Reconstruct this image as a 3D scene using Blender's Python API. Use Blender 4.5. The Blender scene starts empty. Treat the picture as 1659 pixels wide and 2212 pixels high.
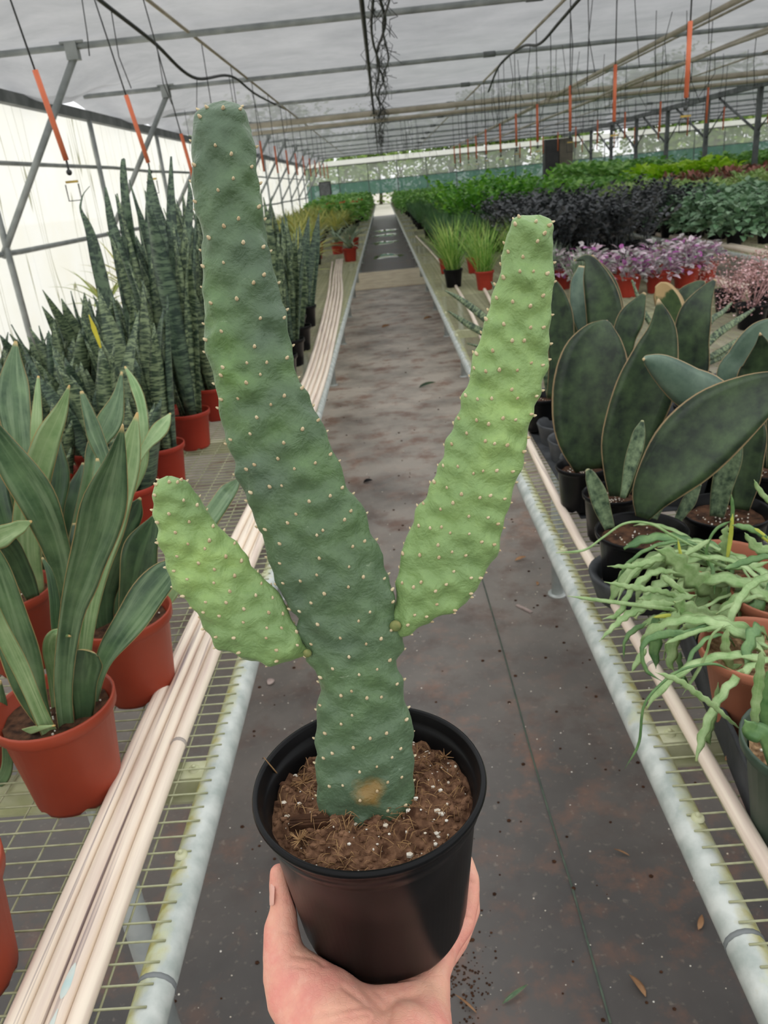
import bpy, math, random
import numpy as np
from mathutils import Vector, Matrix

# ------------------------------------------------------------------ camera, sky, exposure
F, CX, CY = 1660.0, 829.5, 1106.0            # pixels of the 1659 x 2212 frame
H = 1.40
PITCH, YAW, ROLL = math.radians(23.012), math.radians(2.063), math.radians(5.711)
cp, sp = math.cos(PITCH), math.sin(PITCH)
e2 = np.array([math.cos(ROLL), -math.sin(ROLL)]); n2 = np.array([math.sin(ROLL), math.cos(ROLL)])
CAM = np.array([0, 0, H])
scene = bpy.context.scene
col = scene.collection

fwd = Vector((-math.sin(YAW) * cp, math.cos(YAW) * cp, -sp))
right0 = Vector((math.cos(YAW), math.sin(YAW), 0))
up0 = right0.cross(fwd)
right = right0 * math.cos(ROLL) - up0 * math.sin(ROLL)
up = up0 * math.cos(ROLL) + right0 * math.sin(ROLL)
cd = bpy.data.cameras.new('camera'); cam = bpy.data.objects.new('camera', cd); col.objects.link(cam)
M3 = Matrix((right, up, -fwd)).transposed()
cam.matrix_world = Matrix.Translation((0, 0, H)) @ M3.to_4x4()
cd.sensor_fit = 'VERTICAL'; cd.sensor_height = 36.0; cd.lens = F * 36.0 / 2212.0
cd.clip_start = 0.02; cd.clip_end = 400
cd.dof.use_dof = True; cd.dof.focus_distance = 0.52; cd.dof.aperture_fstop = 20.0
scene.camera = cam

w = bpy.data.worlds.new('overcast_sky'); scene.world = w; w.use_nodes = True
bg = w.node_tree.nodes['Background']
bg.inputs['Color'].default_value = (0.97, 0.985, 1.0, 1); bg.inputs['Strength'].default_value = 1.5
scene.view_settings.view_transform = 'Standard'; scene.view_settings.look = 'None'
scene.view_settings.gamma = 1.0; scene.view_settings.exposure = 0.0
scene.view_settings.use_curve_mapping = False

# ------------------------------------------------------------------ pixels to places
def ray(px, py):
    r = np.array([px - CX, py - CY]); a = r @ e2; b = r @ n2
    down = b * cp + F * sp; fw = F * cp - b * sp
    return np.array([a * math.cos(YAW) - fw * math.sin(YAW), a * math.sin(YAW) + fw * math.cos(YAW), -down])
def at_z(px, py, z): d = ray(px, py); return CAM + d * ((z - H) / d[2])
def at_x(px, py, X): d = ray(px, py); return CAM + d * (X / d[0])
def at_y(px, py, Y): d = ray(px, py); return CAM + d * (Y / d[1])
def at_d(px, py, D): return CAM + ray(px, py) * (D / F)
def proj(p):
    p = np.array(p) - CAM
    x = p[0] * math.cos(YAW) + p[1] * math.sin(YAW); y = -p[0] * math.sin(YAW) + p[1] * math.cos(YAW)
    fw = y * cp - p[2] * sp; u = y * sp + p[2] * cp
    q = np.array([CX, CY]) + F * x / fw * e2 - F * u / fw * n2
    return q[0], q[1], fw

# ------------------------------------------------------------------ mesh helpers
def nrm(v): v = np.asarray(v, float); return v / (np.linalg.norm(v) + 1e-12)
class MB:
    def __init__(s): s.V = []; s.U = []; s.C = []; s.Fc = []; s.n = 0
    def add(s, v, f, uv=None, c=0.5):
        v = np.asarray(v, float).reshape(-1, 3); k = len(v)
        s.V.append(v); s.U.append(np.zeros((k, 2)) if uv is None else np.asarray(uv, float).reshape(-1, 2))
        s.C.append(np.full(k, c) if np.isscalar(c) else np.asarray(c, float))
        n = s.n; s.Fc += [tuple(i + n for i in q) for q in f]; s.n += k
    def grid(s, P, closed=False, capu=False, uv=None, c=0.5):
        P = np.asarray(P, float); a, b = P.shape[:2]; f = []
        for i in range(a - 1):
            for j in range(b if closed else b - 1):
                j2 = (j + 1) % b
                f.append((i * b + j, i * b + j2, (i + 1) * b + j2, (i + 1) * b + j))
        if capu and closed:
            f.append(tuple(range(b - 1, -1, -1))); f.append(tuple((a - 1) * b + j for j in range(b)))
        if uv is None:
            uu, vv = np.meshgrid(np.linspace(0, 1, b), np.linspace(0, 1, a)); uv = np.stack([uu, vv], -1)
        s.add(P.reshape(-1, 3), f, uv, c)
    def box(s, lo, hi, c=0.5):
        x0, y0, z0 = lo; x1, y1, z1 = hi
        v = [(x0, y0, z0), (x1, y0, z0), (x1, y1, z0), (x0, y1, z0), (x0, y0, z1), (x1, y0, z1), (x1, y1, z1), (x0, y1, z1)]
        s.add(v, [(3, 2, 1, 0), (4, 5, 6, 7), (0, 1, 5, 4), (1, 2, 6, 5), (2, 3, 7, 6), (3, 0, 4, 7)], None, c)
    def tube(s, pts, r, seg=8, c=0.5):
        pts = np.asarray(pts, float); n = len(pts); r = np.full(n, r) if np.isscalar(r) else np.asarray(r, float)
        T = np.gradient(pts, axis=0); T /= (np.linalg.norm(T, axis=1, keepdims=True) + 1e-12)
        a = np.array([0, 0, 1.0]) if abs(T[0][2]) < .9 else np.array([1.0, 0, 0])
        N = nrm(np.cross(T[0], a)); R = []
        th = np.linspace(0, 2 * math.pi, seg, endpoint=False)
        for i in range(n):
            N = nrm(N - T[i] * (N @ T[i])); B = np.cross(T[i], N)
            R.append(pts[i] + r[i] * (np.cos(th)[:, None] * N + np.sin(th)[:, None] * B))
        L = np.concatenate([[0], np.cumsum(np.linalg.norm(np.diff(pts, axis=0), axis=1))])
        uu, vv = np.meshgrid(np.linspace(0, 1, seg), L)
        s.grid(np.array(R), True, True, np.stack([uu, vv], -1), c)
    def lathe(s, prof, seg=32, center=(0, 0, 0), notch=None, c=0.5):
        th = np.linspace(0, 2 * math.pi, seg, endpoint=False); R = []
        for k, (r, z) in enumerate(prof):
            zz = np.full(seg, z)
            if notch is not None and k in notch[0]:
                zz = zz + notch[1] * (np.cos(th * notch[2]) > .72)
            R.append(np.stack([r * np.cos(th), r * np.sin(th), zz], -1))
        s.grid(np.array(R) + np.array(center), True, False, None, c)
    def ball(s, p, r, seg=6, ring=4, c=0.5):
        r = np.array([r, r, r]) if np.isscalar(r) else np.array(r)
        ph = np.linspace(0.001, math.pi - .001, ring + 1); th = np.linspace(0, 2 * math.pi, seg, endpoint=False)
        P = np.stack([np.outer(np.sin(ph), np.cos(th)) * r[0], np.outer(np.sin(ph), np.sin(th)) * r[1], np.outer(np.cos(ph), np.ones(seg)) * r[2]], -1)
        s.grid(P + np.array(p), True, False, None, c)
    def mesh(s, name, mat, smooth=True):
        me = bpy.data.meshes.new(name)
        V = np.concatenate(s.V); me.from_pydata(V.tolist(), [], s.Fc); 
        uvl = me.uv_layers.new(name='UVMap'); U = np.concatenate(s.U)
        li = np.empty(len(me.loops), dtype=np.int32); me.loops.foreach_get('vertex_index', li)
        uvl.data.foreach_set('uv', U[li].ravel())
        at = me.attributes.new('tint', 'FLOAT', 'POINT'); at.data.foreach_set('value', np.concatenate(s.C))
        if smooth: me.polygons.foreach_set('use_smooth', [True] * len(me.polygons))
        me.materials.append(mat); me.update(); return me
    def build(s, name, mat, parent=None, smooth=True, **kw):
        return put(name, s.mesh(name, mat, smooth), parent, **kw)
def put(name, me, parent=None, loc=None, rz=None, kind=None):
    o = bpy.data.objects.new(name, me); col.objects.link(o)
    if parent is not None: o.parent = parent
    if loc is not None: o.location = loc
    if rz is not None: o.rotation_euler[2] = rz
    if kind: o['kind'] = kind
    return o
def tag(o, label, cat, group=None):
    o['label'] = label; o['category'] = cat
    if group: o['group'] = group
    return o
def thing(name, label, cat, loc=(0, 0, 0), group=None, rz=0):
    o = bpy.data.objects.new(name, None); col.objects.link(o); o.location = loc; o.rotation_euler[2] = rz
    o.empty_display_size = .02
    return tag(o, label, cat, group)
def copy_tree(o, parent=None):
    c = o.copy(); col.objects.link(c)
    if parent is not None: c.parent = parent
    for ch in o.children: copy_tree(ch, c)
    return c
def catmull(pts, n):
    pts = np.asarray(pts, float); m = len(pts)
    if m == 2: return np.array([pts[0] + (pts[1] - pts[0]) * t for t in np.linspace(0, 1, n)])
    P = np.vstack([2 * pts[0] - pts[1], pts, 2 * pts[-1] - pts[-2]]); out = []
    for t in np.linspace(0, m - 1 - 1e-9, n):
        i = int(t); u = t - i; a, b, c, d = P[i], P[i + 1], P[i + 2], P[i + 3]
        out.append(.5 * (2 * b + (c - a) * u + (2 * a - 5 * b + 4 * c - d) * u * u + (3 * b - a - 3 * c + d) * u ** 3))
    return np.array(out)
def resample(pts, n):
    pts = np.asarray(pts, float); L = np.concatenate([[0], np.cumsum(np.linalg.norm(np.diff(pts[:, :2], axis=0), axis=1))]); L /= L[-1]
    t = np.linspace(0, 1, n); return np.stack([np.interp(t, L, pts[:, k]) for k in range(pts.shape[1])], -1)

# ------------------------------------------------------------------ materials
def lin(c):
    o = []
    for v in c:
        v = v / 255.0; o.append(v / 12.92 if v <= .04045 else ((v + .055) / 1.055) ** 2.4)
    return (o[0], o[1], o[2], 1)
class NT:
    def __init__(s, name):
        s.m = bpy.data.materials.new(name); s.m.use_nodes = True; s.t = s.m.node_tree
        s.b = s.t.nodes['Principled BSDF']; s.out = s.t.nodes['Material Output']
    def n(s, ty, **kw):
        nd = s.t.nodes.new(ty)
        for k, v in kw.items():
            if k in nd.inputs or k.isdigit():
                inp = nd.inputs[int(k)] if k.isdigit() else nd.inputs[k]
                if hasattr(v, 'is_output') or isinstance(v, bpy.types.NodeSocket): s.t.links.new(v, inp)
                else: inp.default_value = v
            else: setattr(nd, k, v)
        return nd
    def link(s, a, b): s.t.links.new(a, b)
    def coord(s, which='Object', scale=(1, 1, 1)):
        tc = s.n('ShaderNodeTexCoord'); mp = s.n('ShaderNodeMapping'); s.link(tc.outputs[which], mp.inputs['Vector'])
        mp.inputs['Scale'].default_value = scale; return mp.outputs[0]
    def noise(s, vec, scale=5, detail=3, rough=.5, dist=0):
        nd = s.n('ShaderNodeTexNoise'); s.link(vec, nd.inputs['Vector'])
        nd.inputs['Scale'].default_value = scale; nd.inputs['Detail'].default_value = detail
        nd.inputs['Roughness'].default_value = rough; nd.inputs['Distortion'].default_value = dist
        return nd.outputs['Fac']
    def ramp(s, fac, stops):
        nd = s.n('ShaderNodeValToRGB'); s.link(fac, nd.inputs['Fac']); r = nd.color_ramp
        while len(r.elements) > 1: r.elements.remove(r.elements[0])
        r.elements[0].position = stops[0][0]; r.elements[0].color = stops[0][1]
        for p, c in stops[1:]: el = r.elements.new(p); el.color = c
        return nd.outputs['Color']
    def mix(s, fac, a, b):
        nd = s.n('ShaderNodeMix'); nd.data_type = 'RGBA'
        for v, i in ((fac, 0), (a, 6), (b, 7)):
            if isinstance(v, bpy.types.NodeSocket): s.link(v, nd.inputs[i])
            else: nd.inputs[i].default_value = v
        return nd.outputs[2]
    def math(s, op, a, b=None, c=None):
        nd = s.n('ShaderNodeMath'); nd.operation = op
        for v, i in ((a, 0), (b, 1), (c, 2)):
            if v is None: continue
            if isinstance(v, bpy.types.NodeSocket): s.link(v, nd.inputs[i])
            else: nd.inputs[i].default_value = v
        return nd.outputs[0]
    def step(s, fac, lo, hi):
        nd = s.n('ShaderNodeMapRange'); s.link(fac, nd.inputs[0]); nd.inputs[1].default_value = lo; nd.inputs[2].default_value = hi
        return nd.outputs[0]
    def bump(s, h, strength=.3, dist=.002):
        nd = s.n('ShaderNodeBump'); s.link(h, nd.inputs['Height']); nd.inputs['Strength'].default_value = strength
        nd.inputs['Distance'].default_value = dist; s.link(nd.outputs[0], s.b.inputs['Normal'])
    def fin(s, color, rough=.5, spec=.5, metal=0, trans=None):
        if isinstance(color, bpy.types.NodeSocket): s.link(color, s.b.inputs['Base Color'])
        else: s.b.inputs['Base Color'].default_value = color
        if isinstance(rough, bpy.types.NodeSocket): s.link(rough, s.b.inputs['Roughness'])
        else: s.b.inputs['Roughness'].default_value = rough
        s.b.inputs['Specular IOR Level'].default_value = spec; s.b.inputs['Metallic'].default_value = metal
        if trans:                                    # thin leaf: some light comes through
            tr = s.n('ShaderNodeBsdfTranslucent'); mx = s.n('ShaderNodeMixShader'); mx.inputs[0].default_value = trans
            if isinstance(color, bpy.types.NodeSocket): s.link(color, tr.inputs['Color'])
            else: tr.inputs['Color'].default_value = color
            s.link(s.b.outputs[0], mx.inputs[1]); s.link(tr.outputs[0], mx.inputs[2]); s.link(mx.outputs[0], s.out.inputs['Surface'])
        return s.m
def two(name, a, b, scale=8, detail=4, rough=.5, spec=.4, metal=0, bump=0, bscale=None, lo=.35, hi=.65, sc=(1, 1, 1), which='Object', bdist=.002):
    t = NT(name); v = t.coord(which, sc); f = t.step(t.noise(v, scale, detail), lo, hi); c = t.mix(f, lin(a), lin(b))
    if bump: t.bump(t.noise(v, bscale or scale * 3, 4), bump, bdist)
    return t.fin(c, rough, spec, metal)
M = {}
M['galv'] = two('galvanised_steel', (176, 184, 182), (204, 208, 204), 14, 4, .45, .5, .35, .1)
M['galv_dark'] = two('weathered_steel', (140, 146, 146), (172, 177, 176), 6, 4, .5, .4, .0)
M['steel_grey'] = two('grey_painted_steel', (96, 100, 100), (128, 132, 132), 4, 3, .55, .3)
def rail_mat():
    t = NT('algae_stained_rail'); v = t.coord(); sep = t.n('ShaderNodeSeparateXYZ'); g = t.n('ShaderNodeNewGeometry')
    base = t.mix(t.step(t.noise(v, 30, 5), .35, .65), lin((166, 174, 168)), lin((204, 208, 202)))
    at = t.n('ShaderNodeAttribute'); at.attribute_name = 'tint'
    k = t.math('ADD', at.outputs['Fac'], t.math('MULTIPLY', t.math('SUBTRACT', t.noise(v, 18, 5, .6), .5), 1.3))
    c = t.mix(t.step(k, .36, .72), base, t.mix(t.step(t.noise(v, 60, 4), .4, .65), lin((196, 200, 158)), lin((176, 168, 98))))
    t.bump(t.noise(v, 120, 3), .15); return t.fin(c, .5, .4, .1)
M['rail'] = rail_mat()
M['algae_bar'] = two('algae_stained_bar', (178, 180, 138), (206, 206, 176), 16, 4, .6, .3)
M['wire'] = two('mesh_wire', (150, 152, 118), (184, 184, 150), 40, 3, .55, .3)
def pvc():
    t = NT('old_pvc_pipe'); v = t.coord('Object', (30, 1.2, 30)); g = t.step(t.noise(v, 2.2, 4, .6), .44, .74)
    v2 = t.coord('Object', (90, .8, 90)); k = t.step(t.noise(v2, 1.5, 3), .62, .72)
    c = t.mix(g, lin((243, 228, 208)), lin((214, 192, 178))); c = t.mix(k, c, lin((150, 132, 130)))
    return t.fin(c, .42, .35)
M['pvc'] = pvc()
M['pvc_cuff'] = two('pvc_coupling', (196, 184, 172), (170, 160, 152), 20, 3, .45, .3)
M['pvc_blue'] = two('blue_primer_smear', (190, 212, 208), (222, 218, 206), 30, 3, .5, .3)
M['terra'] = two('terracotta_plastic', (158, 66, 42), (144, 56, 35), 7, 3, .48, .35)
M['terra2'] = two('dusty_terracotta_plastic', (172, 108, 82), (156, 94, 70), 9, 3, .55, .3)
M['redpot'] = two('brick_red_plastic', (164, 56, 38), (146, 46, 31), 7, 3, .5, .3)
M['black'] = two('black_plastic', (15, 15, 16), (22, 22, 23), 10, 3, .30, .14)
M['tray'] = two('dusty_black_plastic', (52, 54, 56), (74, 76, 78), 22, 4, .6, .3, 0, .2)
M['dkgreenpot'] = two('dark_green_plastic', (50, 66, 54), (64, 82, 66), 9, 3, .45, .4)
M['soil'] = two('potting_soil', (74, 50, 37), (136, 102, 78), 120, 6, .9, .1, 0, .9, 160, bdist=.004)
M['soil_dark'] = two('damp_soil', (48, 34, 26), (92, 64, 46), 80, 6, .85, .15, 0, .8, 150, bdist=.004)
M['soil_grit'] = two('gritty_soil', (96, 72, 50), (168, 138, 104), 110, 6, .9, .1, 0, 1.0, 160, bdist=.004)
M['perlite'] = two('perlite', (236, 232, 222), (214, 200, 178), 60, 2, .8, .2)
M['fibre'] = two('coir_fibre', (176, 140, 98), (132, 98, 66), 50, 2, .8, .2)
M['bark'] = two('bark_chip', (82, 56, 40), (54, 36, 26), 70, 5, .9, .1, 0, .6)
M['orange'] = two('orange_plastic_sleeve', (216, 122, 86), (200, 104, 70), 6, 2, .5, .3)
M['cable'] = two('black_irrigation_tube', (40, 42, 42), (62, 64, 62), 8, 3, .5, .35)
M['brass'] = two('yellowed_plastic', (188, 160, 70), (150, 124, 52), 20, 2, .4, .4)
M['beige_pipe'] = two('beige_pvc', (196, 188, 170), (176, 168, 150), 5, 3, .5, .3)
M['concrete'] = two('concrete', (236, 222, 196), (214, 198, 172), 5, 6, .85, .2, 0, .3)
M['tan_post'] = two('tan_column', (140, 134, 118), (112, 108, 96), 2, 4, .8, .2)
M['dark_box'] = two('dark_housing', (66, 66, 66), (84, 84, 82), 2, 3, .6, .3)

def floor_mat():
    t = NT('black_ground_cover'); v = t.coord()
    n1 = t.noise(v, 1.6, 5, .6); n2_ = t.noise(v, 9, 5, .65); n3 = t.noise(v, 60, 3)
    c = t.mix(t.step(n1, .3, .7), lin((60, 58, 58)), lin((98, 92, 88)))
    c = t.mix(t.math('MULTIPLY', t.step(n2_, .5, .68), t.step(t.noise(v, .9, 3), .4, .62)), c, lin((126, 88, 70)))
    c = t.mix(t.math('MULTIPLY', t.step(n3, .62, .72), .35), c, lin((150, 138, 126)))
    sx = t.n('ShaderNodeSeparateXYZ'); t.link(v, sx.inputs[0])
    dust_light = t.ramp(t.step(sx.outputs[1], 0, 12), [(.0, (0, 0, 0, 1)), (.09, (.02, .02, .02, 1)), (.2, (.28, .28, .28, 1)), (.32, (.5, .5, .5, 1)), (.5, (.92, .92, .92, 1)), (.95, (.95, .95, .95, 1)), (.985, (.1, .1, .1, 1)), (1, (.05, .05, .05, 1))])  # dusty tone, brightened down the aisle to paint in missing light and gloss
    dust_light = t.math('MULTIPLY', dust_light, t.step(t.noise(v, 2.4, 5, .6), .15, .6))
    c = t.mix(dust_light, c, t.mix(t.step(t.noise(v, 5, 5, .65), .5, .66), lin((218, 206, 192)), lin((172, 134, 114))))
    wv = t.n('ShaderNodeTexWave'); t.link(v, wv.inputs['Vector']); wv.inputs['Scale'].default_value = 160
    t.bump(wv.outputs['Fac'], .08, .001)
    return t.fin(c, t.math('ADD', t.math('MULTIPLY', n1, .25), .34), .45)
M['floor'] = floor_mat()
M['seam'] = two('woven_green_stripe', (92, 104, 90), (74, 84, 76), 30, 2, .7, .2)
M['ground'] = two('pale_gravel', (214, 208, 194), (186, 182, 166), .6, 5, .9, .1)
def cloth_mat():
    t = NT('grey_shade_cloth'); v = t.coord('Object', (1, 1, 1))
    f = t.step(t.noise(v, 1.1, 6, .65), .3, .7); c = t.mix(f, lin((164, 165, 167)), lin((200, 200, 202)))
    tr = t.n('ShaderNodeBsdfTransparent'); tl = t.n('ShaderNodeBsdfTranslucent'); df = t.n('ShaderNodeBsdfDiffuse')
    t.link(c, tl.inputs['Color']); t.link(c, df.inputs['Color'])
    m1 = t.n('ShaderNodeMixShader'); m1.inputs[0].default_value = .35; t.link(df.outputs[0], m1.inputs[1]); t.link(tl.outputs[0], m1.inputs[2])
    m2 = t.n('ShaderNodeMixShader'); m2.inputs[0].default_value = .10; t.link(m1.outputs[0], m2.inputs[1]); t.link(tr.outputs[0], m2.inputs[2])
    t.link(m2.outputs[0], t.out.inputs['Surface']); return t.m
M['cloth'] = cloth_mat()
def film(name, a, b, through, transl, scale=(1, 1, 1), lines=True):
    t = NT(name); v = t.coord('Object', scale); c = t.mix(t.step(t.noise(v, 1.4, 5, .6), .35, .7), lin(a), lin(b))
    if lines:
        v2 = t.coord('Object', (1, 2.6, .16)); d = t.math('ABSOLUTE', t.math('SUBTRACT', t.noise(v2, 1.7, 1.0, .4, .3), .5))
        c = t.mix(t.step(d, .009, .004), c, lin((150, 150, 118)))
    tr = t.n('ShaderNodeBsdfTransparent'); tl = t.n('ShaderNodeBsdfTranslucent'); df = t.n('ShaderNodeBsdfDiffuse')
    t.link(c, tl.inputs['Color']); t.link(c, df.inputs['Color'])
    m1 = t.n('ShaderNodeMixShader'); m1.inputs[0].default_value = transl; t.link(df.outputs[0], m1.inputs[1]); t.link(tl.outputs[0], m1.inputs[2])
    m2 = t.n('ShaderNodeMixShader'); m2.inputs[0].default_value = through; t.link(m1.outputs[0], m2.inputs[1]); t.link(tr.outputs[0], m2.inputs[2])
    t.link(m2.outputs[0], t.out.inputs['Surface']); return t.m
M['film'] = film('milky_polythene', (253, 251, 240), (255, 255, 251), .08, .88)
M['film_clear'] = film('hazy_clear_film', (216, 222, 214), (232, 236, 230), .62, .6, lines=False)
M['film_roof_added'] = film('added_clear_roof_film', (240, 242, 242), (250, 250, 250), .72, .8, lines=False)
M['screen_green'] = two('green_windscreen', (58, 92, 82), (74, 110, 98), 1.2, 4, .8, .2)
M['screen_green'] = film('green_windscreen_mesh', (92, 130, 118), (110, 148, 136), .10, .6, lines=False)
M['white_strip'] = film('white_fascia_film', (250, 250, 246), (255, 255, 252), .25, .9, lines=False)

def leaf_mat(name, dark, mid, edge=None, style='mottle', scale=14, rough=.42, ew=.022, trans=.0, tipbrown=False, tintc=None, streak=None):
    t = NT(name); uv = t.n('ShaderNodeUVMap'); sx = t.n('ShaderNodeSeparateXYZ'); t.link(uv.outputs[0], sx.inputs[0])
    U, Vv = sx.outputs[0], sx.outputs[1]; ob = t.coord()
    if style == 'band':
        cb = t.n('ShaderNodeCombineXYZ'); t.link(t.math('MULTIPLY', U, 1.1), cb.inputs[0]); t.link(t.math('MULTIPLY', Vv, scale * 2.2), cb.inputs[1])
        r = t.n('ShaderNodeObjectInfo'); t.link(t.math('MULTIPLY', r.outputs['Random'], 30), cb.inputs[2])
        f = t.step(t.noise(cb.outputs[0], 1.4, 3, .6, .6), .44, .6)
    else:
        f = t.step(t.noise(ob, scale, 5, .62), .36, .68)
    c = t.mix(f, lin(dark), lin(mid))
    if tintc:
        at = t.n('ShaderNodeAttribute'); at.attribute_name = 'tint'
        c = t.mix(t.step(at.outputs['Fac'], .45, 1.0), c, lin(tintc))
    ribs = t.math('ABSOLUTE', t.math('SUBTRACT', U, .5))
    if streak:
        cs = t.n('ShaderNodeCombineXYZ'); t.link(t.math('MULTIPLY', U, 7.0), cs.inputs[0]); t.link(t.math('MULTIPLY', Vv, 2.2), cs.inputs[1]); ri = t.n('ShaderNodeObjectInfo'); t.link(t.math('MULTIPLY', ri.outputs['Random'], 30), cs.inputs[2])
        c = t.mix(t.math('MULTIPLY', t.step(t.noise(cs.outputs[0], 1.0, 4, .6, .3), .46, .68), .6), c, lin(streak))
    c = t.mix(t.math('MULTIPLY', t.step(ribs, .09, .0), .25), c, lin(mid))
    if edge:
        ed = t.math('ADD', ribs, t.math('MULTIPLY', t.math('SUBTRACT', t.noise(ob, 40, 2), .5), .018))
        c = t.mix(t.step(ed, .5 - ew - .012, .5 - ew), c, lin(edge))
        c = t.mix(t.step(Vv, .965, .99), c, lin(edge))
    if tipbrown:
        c = t.mix(t.step(t.math('ADD', Vv, t.math('MULTIPLY', t.noise(ob, 25, 4), .5)), .92, .98), c, lin((196, 166, 118)))
    t.bump(t.noise(ob, scale * 2, 3), .12, .002)
    return t.fin(c, rough, .45, 0, trans)
M['whale'] = leaf_mat('whale_fin_leaf', (34, 47, 36), (70, 90, 58), (184, 158, 118), scale=26, ew=.014)
M['whale_pale'] = leaf_mat('pale_whale_fin_leaf', (78, 100, 86), (110, 132, 112), (196, 172, 130), scale=24, ew=.014)
M['whale_brown'] = leaf_mat('scorched_leaf', (56, 74, 50), (88, 108, 66), (206, 178, 132), scale=24, ew=.11, tipbrown=True)
M['whale_spot'] = leaf_mat('spotted_young_leaf', (46, 66, 50), (128, 148, 112), (150, 150, 110), scale=70)
M['strap'] = leaf_mat('dark_strap_leaf', (58, 84, 56), (104, 132, 90), (190, 164, 110), scale=16, rough=.34, ew=.016, streak=(138, 160, 122))
M['strap_light'] = leaf_mat('light_strap_leaf', (106, 138, 86), (150, 174, 122), (200, 166, 104), scale=16, rough=.36, ew=.016, streak=(178, 196, 150))
M['strap_deep'] = leaf_mat('deep_strap_leaf', (38, 58, 42), (70, 96, 62), (166, 148, 98), scale=14, rough=.34, ew=.014, streak=(92, 116, 80))
M['zey'] = leaf_mat('banded_sansevieria_leaf', (50, 68, 52), (130, 146, 108), None, 'band', 14, .45)
M['zey2'] = leaf_mat('dark_banded_leaf', (42, 60, 50), (96, 116, 90), None, 'band', 16, .45)
M['zey_y'] = leaf_mat('yellowing_leaf', (190, 176, 40), (214, 204, 70), None, 'mottle', 16, .5)
M['fish'] = leaf_mat('fishbone_stem', (128, 162, 98), (178, 202, 146), (186, 202, 140), scale=40, rough=.45, trans=.12)
M['fish_dark'] = leaf_mat('dark_fishbone_stem', (72, 110, 62), (116, 150, 92), None, scale=40, rough=.42)
M['fish_yellow'] = leaf_mat('yellow_stem', (196, 200, 84), (170, 178, 70), None, scale=30, rough=.5)
M['grass'] = leaf_mat('grassy_leaf', (87, 143, 49), (159, 203, 94), None, scale=9, trans=.25, tintc=(197, 212, 123))
M['fine_dark'] = leaf_mat('fine_dark_leaf', (67, 109, 65), (111, 153, 98), None, scale=9, trans=.2)
M['zz_dark'] = leaf_mat('near_black_leaf', (48, 53, 53), (80, 85, 87), None, scale=8, rough=.28, tintc=(102, 104, 107))
M['zz_green'] = leaf_mat('glossy_green_leaf', (70, 136, 46), (126, 195, 70), None, scale=6, rough=.3, trans=.2, tintc=(158, 219, 80))
M['satin'] = leaf_mat('silvery_green_leaf', (84, 124, 86), (144, 180, 139), None, scale=40, rough=.5, tintc=(175, 206, 170))
M['pale'] = leaf_mat('pale_green_leaf', (147, 184, 105), (195, 220, 144), None, scale=12, trans=.2, tintc=(218, 234, 161))
M['neon'] = leaf_mat('lime_leaf', (168, 219, 44), (208, 240, 78), None, scale=8, trans=.25)
M['generic'] = leaf_mat('green_leaf', (95, 153, 73), (153, 205, 108), None, scale=8, trans=.2, tintc=(184, 227, 126))
M['olive'] = leaf_mat('olive_leaf', (144, 160, 84), (192, 204, 117), None, scale=8, trans=.2, tintc=(220, 211, 115))
M['copper'] = leaf_mat('coppery_leaf', (153, 93, 84), (204, 141, 124), None, scale=10, rough=.45, tintc=(108, 124, 84))
M['brom'] = leaf_mat('grey_green_arching_leaf', (108, 130, 104), (160, 176, 148), None, scale=16, rough=.5)
M['flower'] = two('red_orange_bloom', (232, 70, 66), (240, 130, 60), 20, 2, .5, .3)
M['tree_leaf'] = leaf_mat('tree_leaf', (96, 130, 62), (150, 184, 88), None, scale=2, rough=.5, trans=.35, tintc=(184, 206, 120))
M['trunk'] = two('tree_trunk', (110, 98, 84), (84, 74, 62), 5, 4, .9, .1)
M['stem'] = two('green_stem', (92, 116, 60), (74, 98, 50), 20, 2, .5, .3)
def trad_mat():
    t = NT('pink_variegated_leaf'); at = t.n('ShaderNodeAttribute'); at.attribute_name = 'tint'; uv = t.n('ShaderNodeUVMap'); sx = t.n('ShaderNodeSeparateXYZ'); t.link(uv.outputs[0], sx.inputs[0])
    base = t.ramp(at.outputs['Fac'], [(0, lin((138, 142, 130))), (.3, lin((176, 172, 168))), (.5, lin((206, 190, 198))), (.74, lin((226, 200, 212))), (.88, lin((186, 96, 172))), (1, lin((132, 40, 124)))])
    st = t.step(t.math('ABSOLUTE', t.math('SUBTRACT', sx.outputs[0], .5)), .14, .06)
    c = t.mix(t.math('MULTIPLY', st, .55), base, lin((104, 118, 96)))
    return t.fin(c, .38, .5, 0, .12)
M['trad'] = trad_mat()
def fluff_mat():
    t = NT('tiny_pink_leaf'); at = t.n('ShaderNodeAttribute'); at.attribute_name = 'tint'
    return t.fin(t.ramp(at.outputs['Fac'], [(0, lin((110, 84, 72))), (.35, lin((158, 116, 108))), (.7, lin((200, 158, 158))), (1, lin((226, 190, 190)))]), .55, .3, 0, .1)
M['fluff'] = fluff_mat()
P0 = at_d(797, 1687, .546); RIM_Z = P0[2]; SOIL_Z = RIM_Z - .020; POT_H = .129
scar = tuple(at_d(797, 1712, .531) - np.array([P0[0], P0[1], RIM_Z - POT_H]))
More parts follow.
